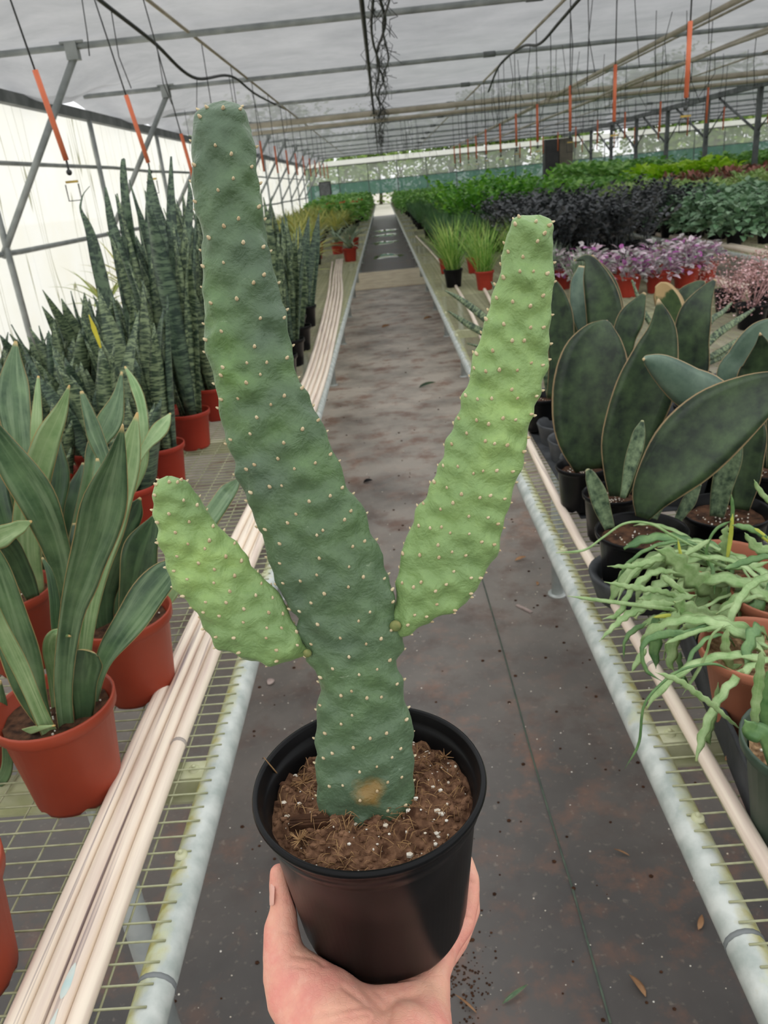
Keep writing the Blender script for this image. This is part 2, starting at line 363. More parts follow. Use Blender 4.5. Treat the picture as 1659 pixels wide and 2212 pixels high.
def cactus_mat(name, deep, mid, bright, amount):
    t = NT(name); v = t.coord(); g = t.step(t.noise(v, 11, 3, .5), .38, .66); h = t.step(t.noise(v, 90, 5, .65), .35, .7)
    at = t.n('ShaderNodeAttribute'); at.attribute_name = 'tint'
    c = t.mix(t.math('MULTIPLY', g, at.outputs['Fac']), lin(mid), lin(bright)); c = t.mix(t.math('MULTIPLY', h, .45), c, lin(deep))
    sc = t.step(t.noise(t.coord('Object', (1, 1, 2.2)), 75, 6, .7, 1.5), .66, .72)
    c = t.mix(t.math('MULTIPLY', sc, .3), c, lin((186, 200, 168)))
    dv = t.n('ShaderNodeVectorMath'); dv.operation = 'DISTANCE'; t.link(v, dv.inputs[0]); dv.inputs[1].default_value = scar
    k = t.step(t.math('ADD', t.math('MULTIPLY', dv.outputs['Value'], 62), t.math('MULTIPLY', t.noise(v, 130, 4), .9)), 1.25, .75)
    c = t.mix(k, c, lin((134, 108, 58)))
    t.bump(t.math('ADD', t.math('MULTIPLY', t.noise(v, 70, 4, .6, .8), 2.2), t.noise(v, 300, 4)), .55, .0016)
    t.b.inputs['Sheen Weight'].default_value = .14; t.b.inputs['Sheen Roughness'].default_value = .35; t.b.inputs['Sheen Tint'].default_value = (.85, 1, .8, 1)
    return t.fin(c, .46, .42)
M['cactus'] = cactus_mat('old_cactus_skin', (58, 78, 56), (88, 109, 84), (116, 152, 78), 1)
M['cactus_young'] = cactus_mat('young_cactus_skin', (100, 130, 78), (128, 156, 98), (166, 196, 112), 1)
M['areole'] = two('cream_areole', (226, 208, 172), (200, 176, 138), 200, 2, .8, .2)
M['callus'] = two('corky_callus', (146, 142, 92), (108, 122, 72), 140, 4, .8, .2)
M['leaf_dead'] = two('dried_leaf', (176, 136, 100), (132, 96, 68), 30, 3, .8, .2)
M['chip'] = two('grey_wood_splinter', (190, 172, 164), (150, 132, 126), 30, 3, .8, .2)
def skin_mat():
    t = NT('skin'); v = t.coord(); a = t.step(t.noise(v, 26, 4, .55), .34, .66)
    c = t.mix(a, lin((232, 176, 150)), lin((222, 140, 128))); c = t.mix(t.math('MULTIPLY', t.step(t.noise(v, 120, 5, .6), .5, .75), .35), c, lin((236, 190, 170)))
    vo = t.n('ShaderNodeTexVoronoi'); vo.feature = 'DISTANCE_TO_EDGE'; t.link(t.coord('Object', (1, 1, 1)), vo.inputs['Vector']); vo.inputs['Scale'].default_value = 260
    h = t.math('ADD', t.math('MULTIPLY', t.step(vo.outputs['Distance'], 0, .12), .5), t.noise(v, 90, 4))
    t.bump(h, .22, .0012)
    t.b.inputs['Subsurface Weight'].default_value = .12; t.b.inputs['Subsurface Radius'].default_value = (.006, .002, .001); t.b.inputs['Subsurface Scale'].default_value = 1
    return t.fin(c, .5, .38)
M['skin'] = skin_mat()
M['nail'] = two('fingernail', (232, 184, 168), (222, 168, 152), 30, 2, .3, .5)
def water_mat():
    t = NT('wet_puddle'); return t.fin(lin((96, 96, 94)), .04, .9)
M['water'] = water_mat()

# ------------------------------------------------------------------ structure
rng = np.random.default_rng(7); random.seed(7)
ZB = .643                                              # top of the bench mesh
XW, YF = -3.6, 40.0                                    # side wall and far wall
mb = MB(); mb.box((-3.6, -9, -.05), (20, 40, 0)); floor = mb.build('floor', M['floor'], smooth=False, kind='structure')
mb = MB(); mb.box((-120, -80, -.14), (160, 260, -.06)); g_ = mb.build('trim_1', M['ground'], smooth=False, kind='structure')
pts = [at_z(x, y, .002) for x, y in ((1078, 1375), (1113, 1500), (1150, 1635), (1211, 1837), (1241, 1935), (1319, 2211))]
pts = [at_z(1040, 1245, .002)] + pts
mb = MB(); P = catmull(pts, 24); mb.grid(np.stack([P + [-.0022, 0, 0], P + [.0022, 0, 0], P + [.0022, 0, .0006], P + [-.0022, 0, .0006]], 1), True); mb.build('seam_stripe', M['seam'], floor)
mb = MB(); mb.box((-3.4, 11.67, 0), (19, 14.0, .012)); mb.build('trim_2', M['concrete'], smooth=False, kind='structure')
# shade cloth: flat over the pipes, drooping to the gutter beyond the brackets
xs = np.concatenate([np.linspace(-3.7, -2.4, 10), np.linspace(-1.9, 20.5, 44)]); ys = np.linspace(5.2, 40.2, 150)
P = np.zeros((len(ys), len(xs), 3))
for i, y in enumerate(ys):
    ph = (y - 7.5) / 3.05
    sag = .07 * (0.5 - .5 * math.cos(2 * math.pi * ph))
    for j, x in enumerate(xs):
        z = 2.78 - sag * .6 + .015 * math.sin(3.1 * x + 1.7 * y)
        if x < -2.4:
            t_ = (-2.4 - x) / 1.2; z -= t_ * (.06 + .42 * sag / .07 * (1 - t_ * .6)) + .04 * math.sin(9 * x + 2 * y) * t_
        P[i, j] = (x, y, z)
mb = MB(); mb.grid(P); mb.build('ceiling', M['cloth'], kind='structure')
mb = MB(); X, Y = np.meshgrid(np.linspace(-3.7, 20.5, 12), np.linspace(-9, 5.2, 10)); mb.grid(np.stack([X, Y, 2.80 + .02 * np.sin(2 * X + Y)], -1)); mb.build('ceiling_added_clear_film', M['film_roof_added'], kind='structure')  # unseen clear roof, added in place of cloth to pour daylight on near things
# left wall: wrinkled milky polythene
ys = np.linspace(-9, 40, 420); zs = np.linspace(0, 2.56, 14); P = np.zeros((len(zs), len(ys), 3))
for i, z in enumerate(zs):
    P[i, :, 0] = XW + .012 * np.sin(ys * 7.3 + .5 * np.sin(z * 3 + ys)) + .008 * np.sin(ys * 17 + z * 1.3); P[i, :, 1] = ys; P[i, :, 2] = z
mb = MB(); mb.grid(P); wall_l = mb.build('wall_left', M['film'], kind='structure')
mb = MB(); mb.box((XW + .03, -9, 2.44), (XW + .12, 39.9, 2.55)); tag(mb.build('eave_gutter', M['steel_grey'], smooth=False), 'grey eave gutter running above the milky side wall', 'gutter')
for z, r, nm, lb in ((1.92, .022, 'wall_rail', 'upper grey pipe rail along the milky side wall'), (1.13, .026, 'wall_rail', 'lower grey pipe rail along the milky side wall')):
    mb = MB(); yy = np.linspace(-9, 40, 30); mb.tube(np.stack([np.full(30, XW + .05), yy, z + .012 * np.sin(yy * 1.3)], -1), r, 8); tag(mb.build(nm, M['galv_dark']), lb, 'rail')
TR = [7.5 + 3.05 * k for k in range(-2, 11)]
postm = MB(); postm.tube([(0, 0, 0), (0, 0, 2.44)], .03, 10); postm = postm.mesh('wall_post', M['galv_dark'])
for y in TR:
    tag(put('wall_post', postm, loc=(XW + .1, y, 0)), 'slim grey steel post standing against the milky side wall', 'post', 'posts along the side wall')
# roof pipes (with brackets) and side braces
pm = MB(); pm.tube([(-3.5, 0, 0), (20, 0, 0)], .026, 10); pm = pm.mesh('pipe', M['galv_dark'])
bm = MB(); bm.box((-.05, -.04, -.10), (.05, .04, .035)); bm.tube([(-.09, -.02, .03), (.11, -.02, .03)], .012, 6); bm = bm.mesh('bracket', M['galv_dark'], False)
brm = MB(); brm.tube([(0, 0, 0), (-1.06, 0, -1.52)], .03, 10); brm = brm.mesh('brace', M['galv_dark'])
jm = MB(); jm.tube([(-.07, 0, 0), (.07, 0, 0)], .033, 10); jm = jm.mesh('sleeve', M['steel_grey'])
for k, y in enumerate(TR):
    if y < 5: continue
    t = thing('roof_pipe', 'grey steel roof pipe crossing under the shade cloth', 'pipe', (0, y, 2.70), 'roof cross pipes')
    put('tube', pm, t); put('bracket', bm, t, (-2.5, 0, 0)); put('brace', brm, t, (-2.5, 0, -.08)); put('sleeve', jm, t, (1.35 + .02 * k, 0, 0)); put('sleeve', jm, t, (7.2, 0, 0))
for y, z, r, lb in ((15.9, 2.60, .05, 'thick beige plastic pipe slung across the roof'), (16.5, 2.52, .035, 'thin beige plastic pipe slung just below the thick one')):
    mb = MB(); mb.tube([(-2.4, y, z), (4, y, z + .02), (18, y, z)], r, 10); tag(mb.build('slung_pipe', M['beige_pipe']), lb, 'pipe')
for a, b, lb in (((1640, 0), (1290, 140), 'pale lengthwise roof pipe hung on the right of the bays'), ((1659, 55), (1350, 190), 'dull lengthwise roof pipe hung beside the pale one')):
    p = at_z(*a, 2.62); q = at_z(*b, 2.62); x = (p[0] + q[0]) / 2
    mb = MB(); mb.tube([(x, 4, 2.62), (x, 20, 2.60), (x, 39, 2.62)], .03, 8); tag(mb.build('lengthwise_pipe', M['beige_pipe']), lb, 'pipe')
# interior post row with Y braces
PX = 8.7
pmesh = MB(); pmesh.box((-.05, -.05, 0), (.05, .05, 2.62)); pmesh = pmesh.mesh('post', M['steel_grey'], False)
bmesh_ = MB(); bmesh_.tube([(0, 0, 1.72), (0, 2.3, 2.60)], .03, 8); bmesh_ = bmesh_.mesh('brace', M['steel_grey'])
bmesh2 = MB(); bmesh2.tube([(0, 0, 1.72), (0, -1.2, 2.40)], .016, 8); bmesh2 = bmesh2.mesh('brace', M['steel_grey'])
for k in range(7):
    t = thing('bay_post', 'grey steel bay post with splayed braces among the far benches', 'post', (PX, 16.6 + 3.05 * k, 0), 'row of braced bay posts')
    put('post', pmesh, t); put('brace', bmesh_, t); put('brace', bmesh2, t)
mb = MB(); mb.box((PX - .06, 10, 2.62), (PX + .06, 40, 2.74)); tag(mb.build('valley_gutter', M['steel_grey'], smooth=False), 'grey valley gutter carried on the braced bay posts', 'gutter')
# far wall
t = thing('wall_far', '', ''); del t['label'], t['category']; t['kind'] = 'structure'; t.location = (0, YF, 0)
for x0, x1 in ((-3.6, -.5), (.62, 20)):
    n = max(2, int((x1 - x0) * 4)); xx = np.linspace(x0, x1, n); P = np.stack([np.stack([xx, .02 * np.sin(xx * 5) + .0 * xx, np.full(n, z)], -1) for z in np.linspace(0, 1.62, 4)])
    mb = MB(); mb.grid(P); mb.build('windscreen', M['screen_green'], t)
mb = MB(); mb.grid(np.array([[(-.5, 0, z), (.62, 0, z)] for z in (1.0, 1.62)])); mb.build('windscreen', M['screen_green'], t)
mb = MB(); xx = np.linspace(-3.6, 20, 60); mb.grid(np.stack([np.stack([xx, .02 * np.sin(xx * 4), np.full(60, z)], -1) for z in (1.62, 2.0, 2.36)])); mb.build('film_panel', M['film_clear'], t)
mb = MB(); mb.box((-3.6, -.06, 2.36), (20, .02, 2.40)); mb.box((-3.6, -.05, 1.60), (20, -.02, 1.63)); mb.build('wall_rail', M['steel_grey'], t, False)
mb = MB(); mb.box((-3.6, .10, 2.40), (20, .14, 2.62)); mb.build('fascia', M['white_strip'], t, False)
sm = MB(); sm.tube([(0, 0, 0), (0, 0, 2.4)], .022, 6); sm = sm.mesh('stud', M['steel_grey'])
for k in range(17): put('stud', sm, t, (-3.4 + 1.4 * k, -.05, 0))
mb = MB(); mb.box((20.3, -9, 0), (20.4, 40, 2.0)); mb.build('wall_right', M['screen_green'], smooth=False, kind='structure')
c_ = at_y(1190, 380, 38.5); mb = MB(); mb.box((-.32, -.3, 0), (.30, .3, 2.55)); t = thing('fan_housing', 'tall dark housing beside a tan column at the far wall', 'housing', (c_[0], 38.5, 0)); mb.build('dark_box', M['dark_box'], t, False)
mb = MB(); mb.box((.34, -.25, 0), (.95, .25, 2.55)); mb.build('column', M['tan_post'], t, False)
c_ = at_y(703, 400, 38.8); t = thing('end_cabinet', 'dark upright cabinet standing in the far corner', 'cabinet', (c_[0], 38.8, 0)); mb = MB(); mb.box((-.3, -.2, 0), (.25, .2, 1.75)); mb.build('body', M['dark_box'], t, False); mb = MB(); mb.box((-.26, -.22, .1), (.21, -.2, 1.7)); mb.build('door', M['steel_grey'], t, False)

# ------------------------------------------------------------------ benches
def bench(x0, x1, y0, y1, label, near=True, rails=(0,)):
    t = thing('greenhouse_bench', label, 'bench', (0, 0, 0))
    sgn = 1 if x1 > x0 else -1; xe = x0 + sgn * .021
    yy = np.linspace(y0, y1, 60); th = np.linspace(0, 2 * math.pi, 14, endpoint=False)
    for xc, sg in ((xe, sgn), (x1 - sgn * .021, -sgn)):
        P = np.stack([np.stack([xc + .021 * np.cos(th), np.full(14, y), .62 + .021 * np.sin(th)], -1) for y in yy])
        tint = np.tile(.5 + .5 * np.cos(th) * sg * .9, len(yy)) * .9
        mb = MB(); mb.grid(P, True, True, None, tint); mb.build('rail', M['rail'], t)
    ylast = min(y1, 7.9) if near else y0
    if near:
        rung = MB(); xa, xb = x0 + sgn * .017, x1 - sgn * .017
        nseg = 10; xx = np.linspace(xa, xb, nseg); zz = np.full(nseg, .0); 
        rung.tube(np.stack([xx, np.zeros(nseg), zz], -1), .0014, 5); rm = rung.mesh('cross_wire', M['wire'])
        y = y0
        while y < ylast: put('cross_wire', rm, t, (0, y, ZB - .0014 + random.uniform(-.0006, .0006))); y += .0254
        lw = MB(); lw.tube([(0, y0, 0), (0, ylast, 0)], .0014, 5); lm = lw.mesh('long_wire', M['wire'])
        k = 0
        while k * .0508 < abs(x1 - x0) - .03:
            put('long_wire', lm, t, (xa + sgn * k * .0508, 0, ZB - .004)); k += 1
    if ylast < y1:
        mb = MB(); y = ylast; st = .05
        while y < y1:
            mb.box((min(x0, x1) + .02, y, ZB - .003), (max(x0, x1) - .02, y + .012, ZB)); y += st; st = min(st * 1.02, .2)
        for k in range(19):
            x = min(x0, x1) + .04 + k * (abs(x1 - x0) - .08) / 18; mb.box((x - .004, ylast, ZB - .006), (x + .004, y1, ZB - .003))
        mb.build('mesh_panel', M['wire'], t, False, kind='stuff')
    cbm = MB(); a, b = sorted((x0 + sgn * .03, x1 - sgn * .03)); cbm.box((a, -.018, .598), (b, .018, .634)); cbm.box((a, -.03, .598), (b, .018, .602)); cbm = cbm.mesh('crossbar', M['algae_bar'], False)
    lgm = MB(); lgm.tube([(0, 0, 0), (0, 0, .60)], .021, 12); lgm.lathe([(.0, 0), (.034, 0), (.034, .006), (.02, .008)], 12); lgm = lgm.mesh('leg', M['galv'])
    btm = MB(); btm.lathe([(0, .0045), (.0045, .0045), (.0075, .0032), (.0085, 0)], 12); btm.lathe([(.0034, .003), (.0034, .008), (0, .0085)], 6); btm = btm.mesh('bolt', M['algae_bar'])
    y = .895; k = 0
    while y < y1:
        if y > y0:
            ly = y if sgn < 0 else .72 + (y - .895) * 1.69 / 1.665
            put('crossbar', cbm, t, (0, y, 0)); put('leg', lgm, t, (x0 + sgn * .205, ly, 0)); put('leg', lgm, t, (x1 - sgn * .2, ly, 0))
            if y < 6 and near: put('bolt', btm, t, (xe + sgn * .03, y + .0, .634)); put('bolt', btm, t, (xe + sgn * .008, y - .165, .640)); put('bolt', btm, t, (xe + sgn * .008, y + .6, .640))
        y += 1.665
    return t
BL = bench(-.298, -2.2, .1, 36, 'wire mesh bench carrying the tall banded sansevierias and bundled pipes')
BR = bench(.296, 2.15, .1, 36, 'wire mesh bench carrying the whale fin plants and single pipe')
bench(2.76, 4.55, 5.8, 36, 'wire mesh bench beyond the pink tradescantias carrying silvery vines', False)
bench(5.15, 6.95, 7, 36, 'wire mesh bench carrying coppery and lime plants', False)
bench(9.2, 11.0, 12, 36, 'wire mesh bench just behind the braced bay posts', False)
bench(11.7, 13.5, 14, 36, 'wire mesh bench two aisles behind the braced bay posts', False)
bench(14.2, 16.5, 16, 36, 'wire mesh bench along the outermost bay', False)
# rail joint sleeves
for (px, py), X in (((385, 2110), -.319), ((1605, 2020), .317)):
    q = at_z(px, py, .635); mb = MB(); mb.tube([(X, q[1] - .003, .62), (X, q[1] + .003, .62)], .0216, 16); mb.build('joint_ring', M['steel_grey'], BL if X < 0 else BR)

# PVC pipes on the benches
def pipe(label, pts, r=.0107, cuffs=(), blue=()):
    t = thing('pvc_pipe', label, 'pipe'); mb = MB(); P = catmull(pts, 60); mb.tube(P, r, 12); mb.build('tube', M['pvc'], t)
    for y in cuffs:
        x = np.interp(y, P[:, 1], P[:, 0]); z = np.interp(y, P[:, 1], P[:, 2]); mb = MB(); mb.tube([(x, y - .003, z), (x, y + .003, z)], r * 1.09, 14); mb.build('joint_ring', M['pvc_cuff'], t)
    for y, ln in blue:
        x = np.interp(y, P[:, 1], P[:, 0]); z = np.interp(y, P[:, 1], P[:, 2]); th = np.linspace(.35 * math.pi, .62 * math.pi, 5)
        mb = MB(); mb.grid(np.stack([np.stack([x + r * 1.015 * np.cos(1.5 + (th - 1.5) * w_), np.full(5, y + ln * f_), z + r * 1.015 * np.sin(1.5 + (th - 1.5) * w_)], -1) for f_, w_ in ((0, .15), (.12, .7), (.35, 1), (.7, .8), (.9, .5), (1, .1))])); mb.build('primer_smear', M['pvc_blue'], t)
    return t
zp = ZB + .0110
names = ['innermost pipe of the bundle, half hidden against the red pots', 'second pipe in from the pots in the bundle', 'pipe lying in the middle of the bundle with blue smears', 'outermost pipe of the bundle with a grey joint ring']
for k, X in enumerate((-.4414, -.4195, -.3976, -.3757)):
    far = -.50 - .02 * (3 - k)
    pipe('beige PVC ' + names[k], [(X, .1, zp), (X, 1.0, zp), (X + .03, 2.0, zp), (X + .056, 3.0, zp), (X + .05, 4.0, zp), (X - .0 + (k - 2) * .004, 6.0, zp), (X - .085, 7.7, zp), (X - .14, 9.2, zp)], cuffs=(.93,) if k == 3 else (), blue=((.53, .04), (.40, .12)) if k == 2 else ())
pipe('beige PVC pipe joining the bundle on its inner side farther along', [(-.4635, 2.3, zp), (-.4075, 3.0, zp), (-.4135, 4.0, zp), (-.476, 6.0, zp), (-.56, 7.7, zp), (-.62, 9.0, zp)])
pipe('long beige PVC pipe with a dark scratch along the whale fin bench edge', [(.368, .1, zp), (.368, .9, zp), (.362, 1.8, zp), (.415, 3.4, zp), (.475, 5.2, zp), (.50, 8.2, zp), (.44, 12, zp)], cuffs=(1.03,))
pipe('short beige PVC pipe lying behind the spiky cylindrical leaves', [(.70, 3.7, zp), (.62, 4.6, zp), (.66, 5.6, zp)])
for k in range(2): pipe('pale PVC pipe on the edge of the silvery vine bench', [(2.83 + .05 * k, 5.85, zp), (2.84 + .06 * k, 7.2, zp), (2.83 + .05 * k, 9.5, zp)], .02)['group'] = 'pale pipes on the vine bench'
for k in range(2): pipe('pale PVC pipe on the bench edge behind the pink tradescantias', [(2.06 - .06 * k, 3.2, zp), (2.07 - .06 * k, 4.6, zp), (2.08 - .06 * k, 6.5, zp)], .02)['group'] = 'pale pipes behind the tradescantias'

# ------------------------------------------------------------------ hero: cactus in a black pot, held in a hand
P0 = at_d(797, 1687, .546); RIM_Z = P0[2]; SOIL_Z = RIM_Z - .020; POT_H = .129
hero = thing('potted_cactus', 'tall branching green prickly pear cactus in a black pot held up in a hand', 'cactus', (P0[0], P0[1], RIM_Z - POT_H))
def loc(P, root): return np.asarray(P) - np.array(root.location)
mb = MB(); h = POT_H
prof = [(.0, .004), (.046, .004), (.050, 0), (.0600, 0), (.0618, .004), (.0627, .012), (.0637, .0125), (.0746, h - .022), (.0754, h - .020), (.0768, h - .017), (.0788, h - .013), (.0795, h - .010), (.0802, h - .004), (.0822, h - .003), (.0832, h), (.0822, h + .0025), (.0800, h + .003), (.0785, h + .001), (.0775, h - .006), (.0755, h - .009), (.0735, h - .011), (.0715, h - .03)]
mb.lathe(prof, 96, notch=((2, 3), .006, 5)); pot_o = mb.build('pot', M['black'], hero)
mb = MB(); mb.tube([(.0741 * math.cos(a), .0741 * math.sin(a), h - .024) for a in np.linspace(0, 2 * math.pi, 90)], .00025, 5); mb.build('mould_line', M['black'], pot_o)
# soil: lumpy disc
mb = MB(); R_, T_ = 40, 100; rs = np.linspace(0.0005, .0725, R_); ths = np.linspace(0, 2 * math.pi, T_, endpoint=False)
def lump(x, y):
    v = 0
    for k in range(14): v += math.sin(x * sl[k, 0] + y * sl[k, 1] + sl[k, 2]) * sl[k, 3]
    return v
sl = np.stack([rng.uniform(-420, 420, 14), rng.uniform(-420, 420, 14), rng.uniform(0, 6.3, 14), rng.uniform(.0004, .0013, 14)], -1)
G = np.zeros((R_, T_, 3)); zs_ = h - .020
for i, r in enumerate(rs):
    for j, a in enumerate(ths):
        x, y = r * math.cos(a), r * math.sin(a); dd = math.hypot(x + .0, y - .004)
        G[i, j] = (x, y, zs_ + lump(x, y) + rng.normal(0, .0009) - .002 * (r / .0745) ** 3 + .006 * math.exp(-((dd - .042) / .014) ** 2))
mb.grid(G, True); soil_o = mb.build('soil', M['soil'], hero)
mb = MB()
def soil_pt(rmin=0, rmax=.070):
    a = rng.uniform(0, 6.283); r = math.sqrt(rng.uniform(rmin ** 2, rmax ** 2)); x, y = r * math.cos(a), r * math.sin(a); dd = math.hypot(x, y - .004)
    return np.array([x, y, zs_ + lump(x, y) - .002 * (r / .0745) ** 3 + .006 * math.exp(-((dd - .042) / .014) ** 2)])
for k in range(230):
    s_ = rng.uniform(.0004, .0010) if k < 180 else rng.uniform(.0012, .0023); p = soil_pt(.02)
    mb.ball(p + [0, 0, s_ * .4], (s_ * rng.uniform(.7, 1.5), s_ * rng.uniform(.6, 1.1), s_ * rng.uniform(.6, 1)), 5, 3)
mb.build('perlite', M['perlite'], soil_o, False, kind='stuff')
mb = MB()
for k in range(620):
    p = soil_pt(.015); a = rng.uniform(0, 6.283); L = rng.uniform(.004, .016); u_ = np.array([math.cos(a), math.sin(a), 0])
    if np.hypot(*(p + u_ * L)[:2]) > .0705: continue
    hgt = rng.uniform(.0, .006); q = [p, p + u_ * L * .5 + [0, 0, hgt], p + u_ * L + [0, 0, rng.uniform(-.001, .004)]]
    mb.tube(catmull(q, 5), rng.uniform(.00012, .00035), 4)
mb.build('coir_fibre', M['fibre'], soil_o, kind='stuff')
mb = MB()
for k in range(620):
    p = soil_pt(.0); s_ = rng.uniform(.0007, .0026); mb.ball(p, (s_ * 1.3, s_, s_ * .7), 6, 4)
mb.build('soil_crumb', M['soil'], soil_o, False, kind='stuff')
def soil_at(px, py): q = at_z(px, py, SOIL_Z + .004); return loc(q, hero)
q = soil_at(672, 1778); mb = MB()
for k in range(5): mb.box((q[0] - .015 + .0005 * k, q[1] - .005 + .002 * k, q[2] - .001), (q[0] + .015 - .001 * k, q[1] - .003 + .002 * k, q[2] + .005 - .0006 * abs(k - 2)))
mb.build('bark_chip', M['bark'], soil_o, False)
q0, q1 = loc(at_z(570, 1636, RIM_Z + .012), hero), soil_at(606, 1680); mb = MB(); mb.tube([q0, q1], [.0003, .0007], 5); mb.build('twig', M['fibre'], soil_o)
for cx_, cy_ in ((655, 1690), (648, 1815), (855, 1745), (960, 1635)):
    p = soil_at(cx_, cy_); mb = MB()
    for k in range(14):
        a = rng.uniform(0, 6.283); L = rng.uniform(.004, .009); mb.tube([p, p + [math.cos(a) * L, math.sin(a) * L, rng.uniform(.001, .006)]], [.0006, .0002], 4)
    mb.build('fibre_tuft', M['fibre'], soil_o)

def Dc(py): return .545 - (1700 - py) / 1480.0 * .095
def pad(name, Lp, Rp, mat, thick, lat, dx=0.0, tintf=None, seed=1, under=None):
    rg = np.random.default_rng(seed); NS, NT_ = 190, 56
    Lr, Rr = resample(Lp, NS), resample(Rp, NS)
    mid = (Lr + Rr) / 2
    Dm = np.array([Dc(m[1]) for m in mid]); 
    A = np.array([at_d(a[0], a[1], d) for a, d in zip(Lr, Dm)]); B = np.array([at_d(b[0], b[1], d) for b, d in zip(Rr, Dm)])
    C_ = (A + B) / 2; W_ = np.linalg.norm(B - A, axis=1); S_ = np.concatenate([[0], np.cumsum(np.linalg.norm(np.diff(C_, axis=0), axis=1))])
    Nn = np.array([nrm(CAM - c) for c in C_]); C_ = C_ + Nn * (dx * np.linspace(1, 0, NS))[:, None] if dx else C_
    th = np.linspace(0, 2 * math.pi, NT_, endpoint=False)
    tk = np.minimum(thick, W_ * .42) * np.sqrt(np.clip(1 - (1 - np.clip((S_ + .0012) / .016, 0, 1)) ** 2, .02, 1))
    P = np.zeros((NS, NT_, 3)); NO = np.zeros((NS, NT_, 3))
    for i in range(NS):
        sd = nrm(B[i] - A[i]); c, s_ = np.cos(th), np.sin(th)
        prof_ = np.sign(s_) * np.abs(s_) ** .75
        P[i] = C_[i] - sd * (c * W_[i] / 2)[:, None] + Nn[i] * (prof_ * tk[i])[:, None]
        NO[i] = Nn[i] * s_[:, None] - sd * (c * .6)[:, None]
    NO /= np.linalg.norm(NO, axis=2, keepdims=True)
    # areoles on a slanting lattice, both faces, and along both edges
    pts_ = []; row = lat * .52; k = 0; s0 = .006
    while s0 < S_[-1] - .012:
        i = np.searchsorted(S_, s0); wd = W_[min(i, NS - 1)]; n = max(1, int(round(wd / lat)))
        for q in range(n):
            u_ = (q + (.25 if k % 2 else .75)) / n
            for face in (1, -1):
                uu = min(max(u_ + rg.normal(0, .03), .05), .95); a = math.acos(1 - 2 * uu); s1 = s0 + (u_ - .5) * wd * .5 + rg.normal(0, lat * .12)
                if 0.004 < s1 < S_[-1] - .004: pts_.append((s1, a if face > 0 else 2 * math.pi - a))
        s0 += row; k += 1
    for ed in (0, math.pi):
        s0 = .004
        while s0 < S_[-1] - .01: pts_.append((s0 + rg.normal(0, .002), ed + rg.normal(0, .1))); s0 += lat * .95
    for a in (.7, 1.6, 2.4): pts_.append((.004, a))
    AP, AN, AT = [], [], []
    for s1, a in pts_:
        i = min(int(np.searchsorted(S_, max(s1, 0))), NS - 1); j = int(round((a % (2 * math.pi)) / (2 * math.pi) * NT_)) % NT_
        AP.append(P[i, j].copy()); AN.append(NO[i, j]); AT.append(nrm(C_[max(i - 3, 0)] - C_[min(i + 3, NS - 1)]))
    AP = np.array(AP); AN = np.array(AN); AT = np.array(AT); D_ = np.zeros((NS, NT_))
    for p_, t_, n_ in zip(AP, AT, AN):
        r = P - p_; al = r @ t_; d2 = (r ** 2).sum(-1); fr = (NO @ n_) > .2
        D_ += fr * (.0022 * np.exp(-d2 / (2 * .0038 ** 2)) + .0009 * np.exp(-(((r + t_ * .006) ** 2).sum(-1)) / (2 * .0052 ** 2)) - .0008 * np.exp(-((r - t_ * .0075) ** 2).sum(-1) / (2 * .0032 ** 2)))
    for k in range(26):
        kv = rg.normal(0, 230, 3); D_ += .00030 * np.sin(P @ kv + rg.uniform(0, 6.3))
    D_ *= (.34 + .66 * np.abs(np.sin(th)) ** .8)[None, :]
    P = P + NO * D_[..., None]
    tint = np.ones((NS, NT_)) if tintf is None else np.repeat(np.array([tintf(m[1]) for m in mid])[:, None], NT_, 1)
    mb = MB(); mb.grid(loc(P, hero), True, True, None, tint.ravel()); o = mb.build(name, mat, hero)
    ab = MB()
    for (s1, a), t_, n_ in zip(pts_, AT, AN):
        i = min(int(np.searchsorted(S_, max(s1, 0))), NS - 1); j = int(round((a % (2 * math.pi)) / (2 * math.pi) * NT_)) % NT_
        p_ = loc(P[i, j], hero); r = rg.uniform(.00075, .00108) * (.8 if abs(math.sin(a)) < .25 else 1); up_ = nrm(n_ * .8 + t_ * .6)
        ab.tube([p_ - n_ * .0008, p_ + up_ * r * .8, p_ + up_ * r * 2.2, p_ + up_ * r * 2.7], [r * 1.1, r * 1.15, r * .7, r * .1], 6)
    ab.build('areole', M['areole'], o, kind='stuff'); return o
ML = [(482, 217), (455.6, 223), (431, 241), (419, 276), (413.5, 330), (415.5, 357), (419, 387), (421.7, 425), (428.5, 466), (439.3, 512), (439.3, 539), (436, 569), (439.3, 607), (438, 628.5), (442, 677), (444.7, 710), (442, 729), (450, 764), (461, 805), (473.7, 861.5), (479, 908.5), (484.6, 948), (508, 995), (508, 1017), (524, 1057), (548, 1104), (551.5, 1122), (571, 1154), (569.6, 1183), (587.6, 1220), (595, 1248), (609, 1285), (631, 1317), (647, 1335), (642, 1364), (662, 1400), (667, 1429), (685, 1451), (696, 1487), (689, 1510), (683.7, 1582), (685.5, 1631), (687.4, 1717), (690, 1790)]
MR = [(484, 217), (507, 223), (526, 241), (533, 268), (543.7, 284), (552, 335.6), (553, 368), (558.6, 417), (566.8, 438.6), (566.8, 485), (576, 525), (587, 574), (599, 620), (607.5, 655.6), (617, 672), (621, 715), (630.5, 745), (633, 783), (640, 803.6), (645.5, 829), (663.6, 850), (678, 887), (698, 919), (712, 973), (739.6, 1013), (750, 1060), (779, 1086), (794, 1125), (805, 1162), (826, 1198), (830, 1230), (844.5, 1274), (850, 1306), (858, 1345), (869.8, 1379), (871.6, 1400), (857, 1424), (862.5, 1451), (873, 1500), (887, 1556), (890, 1593), (891, 1650), (893, 1702), (893, 1775)]
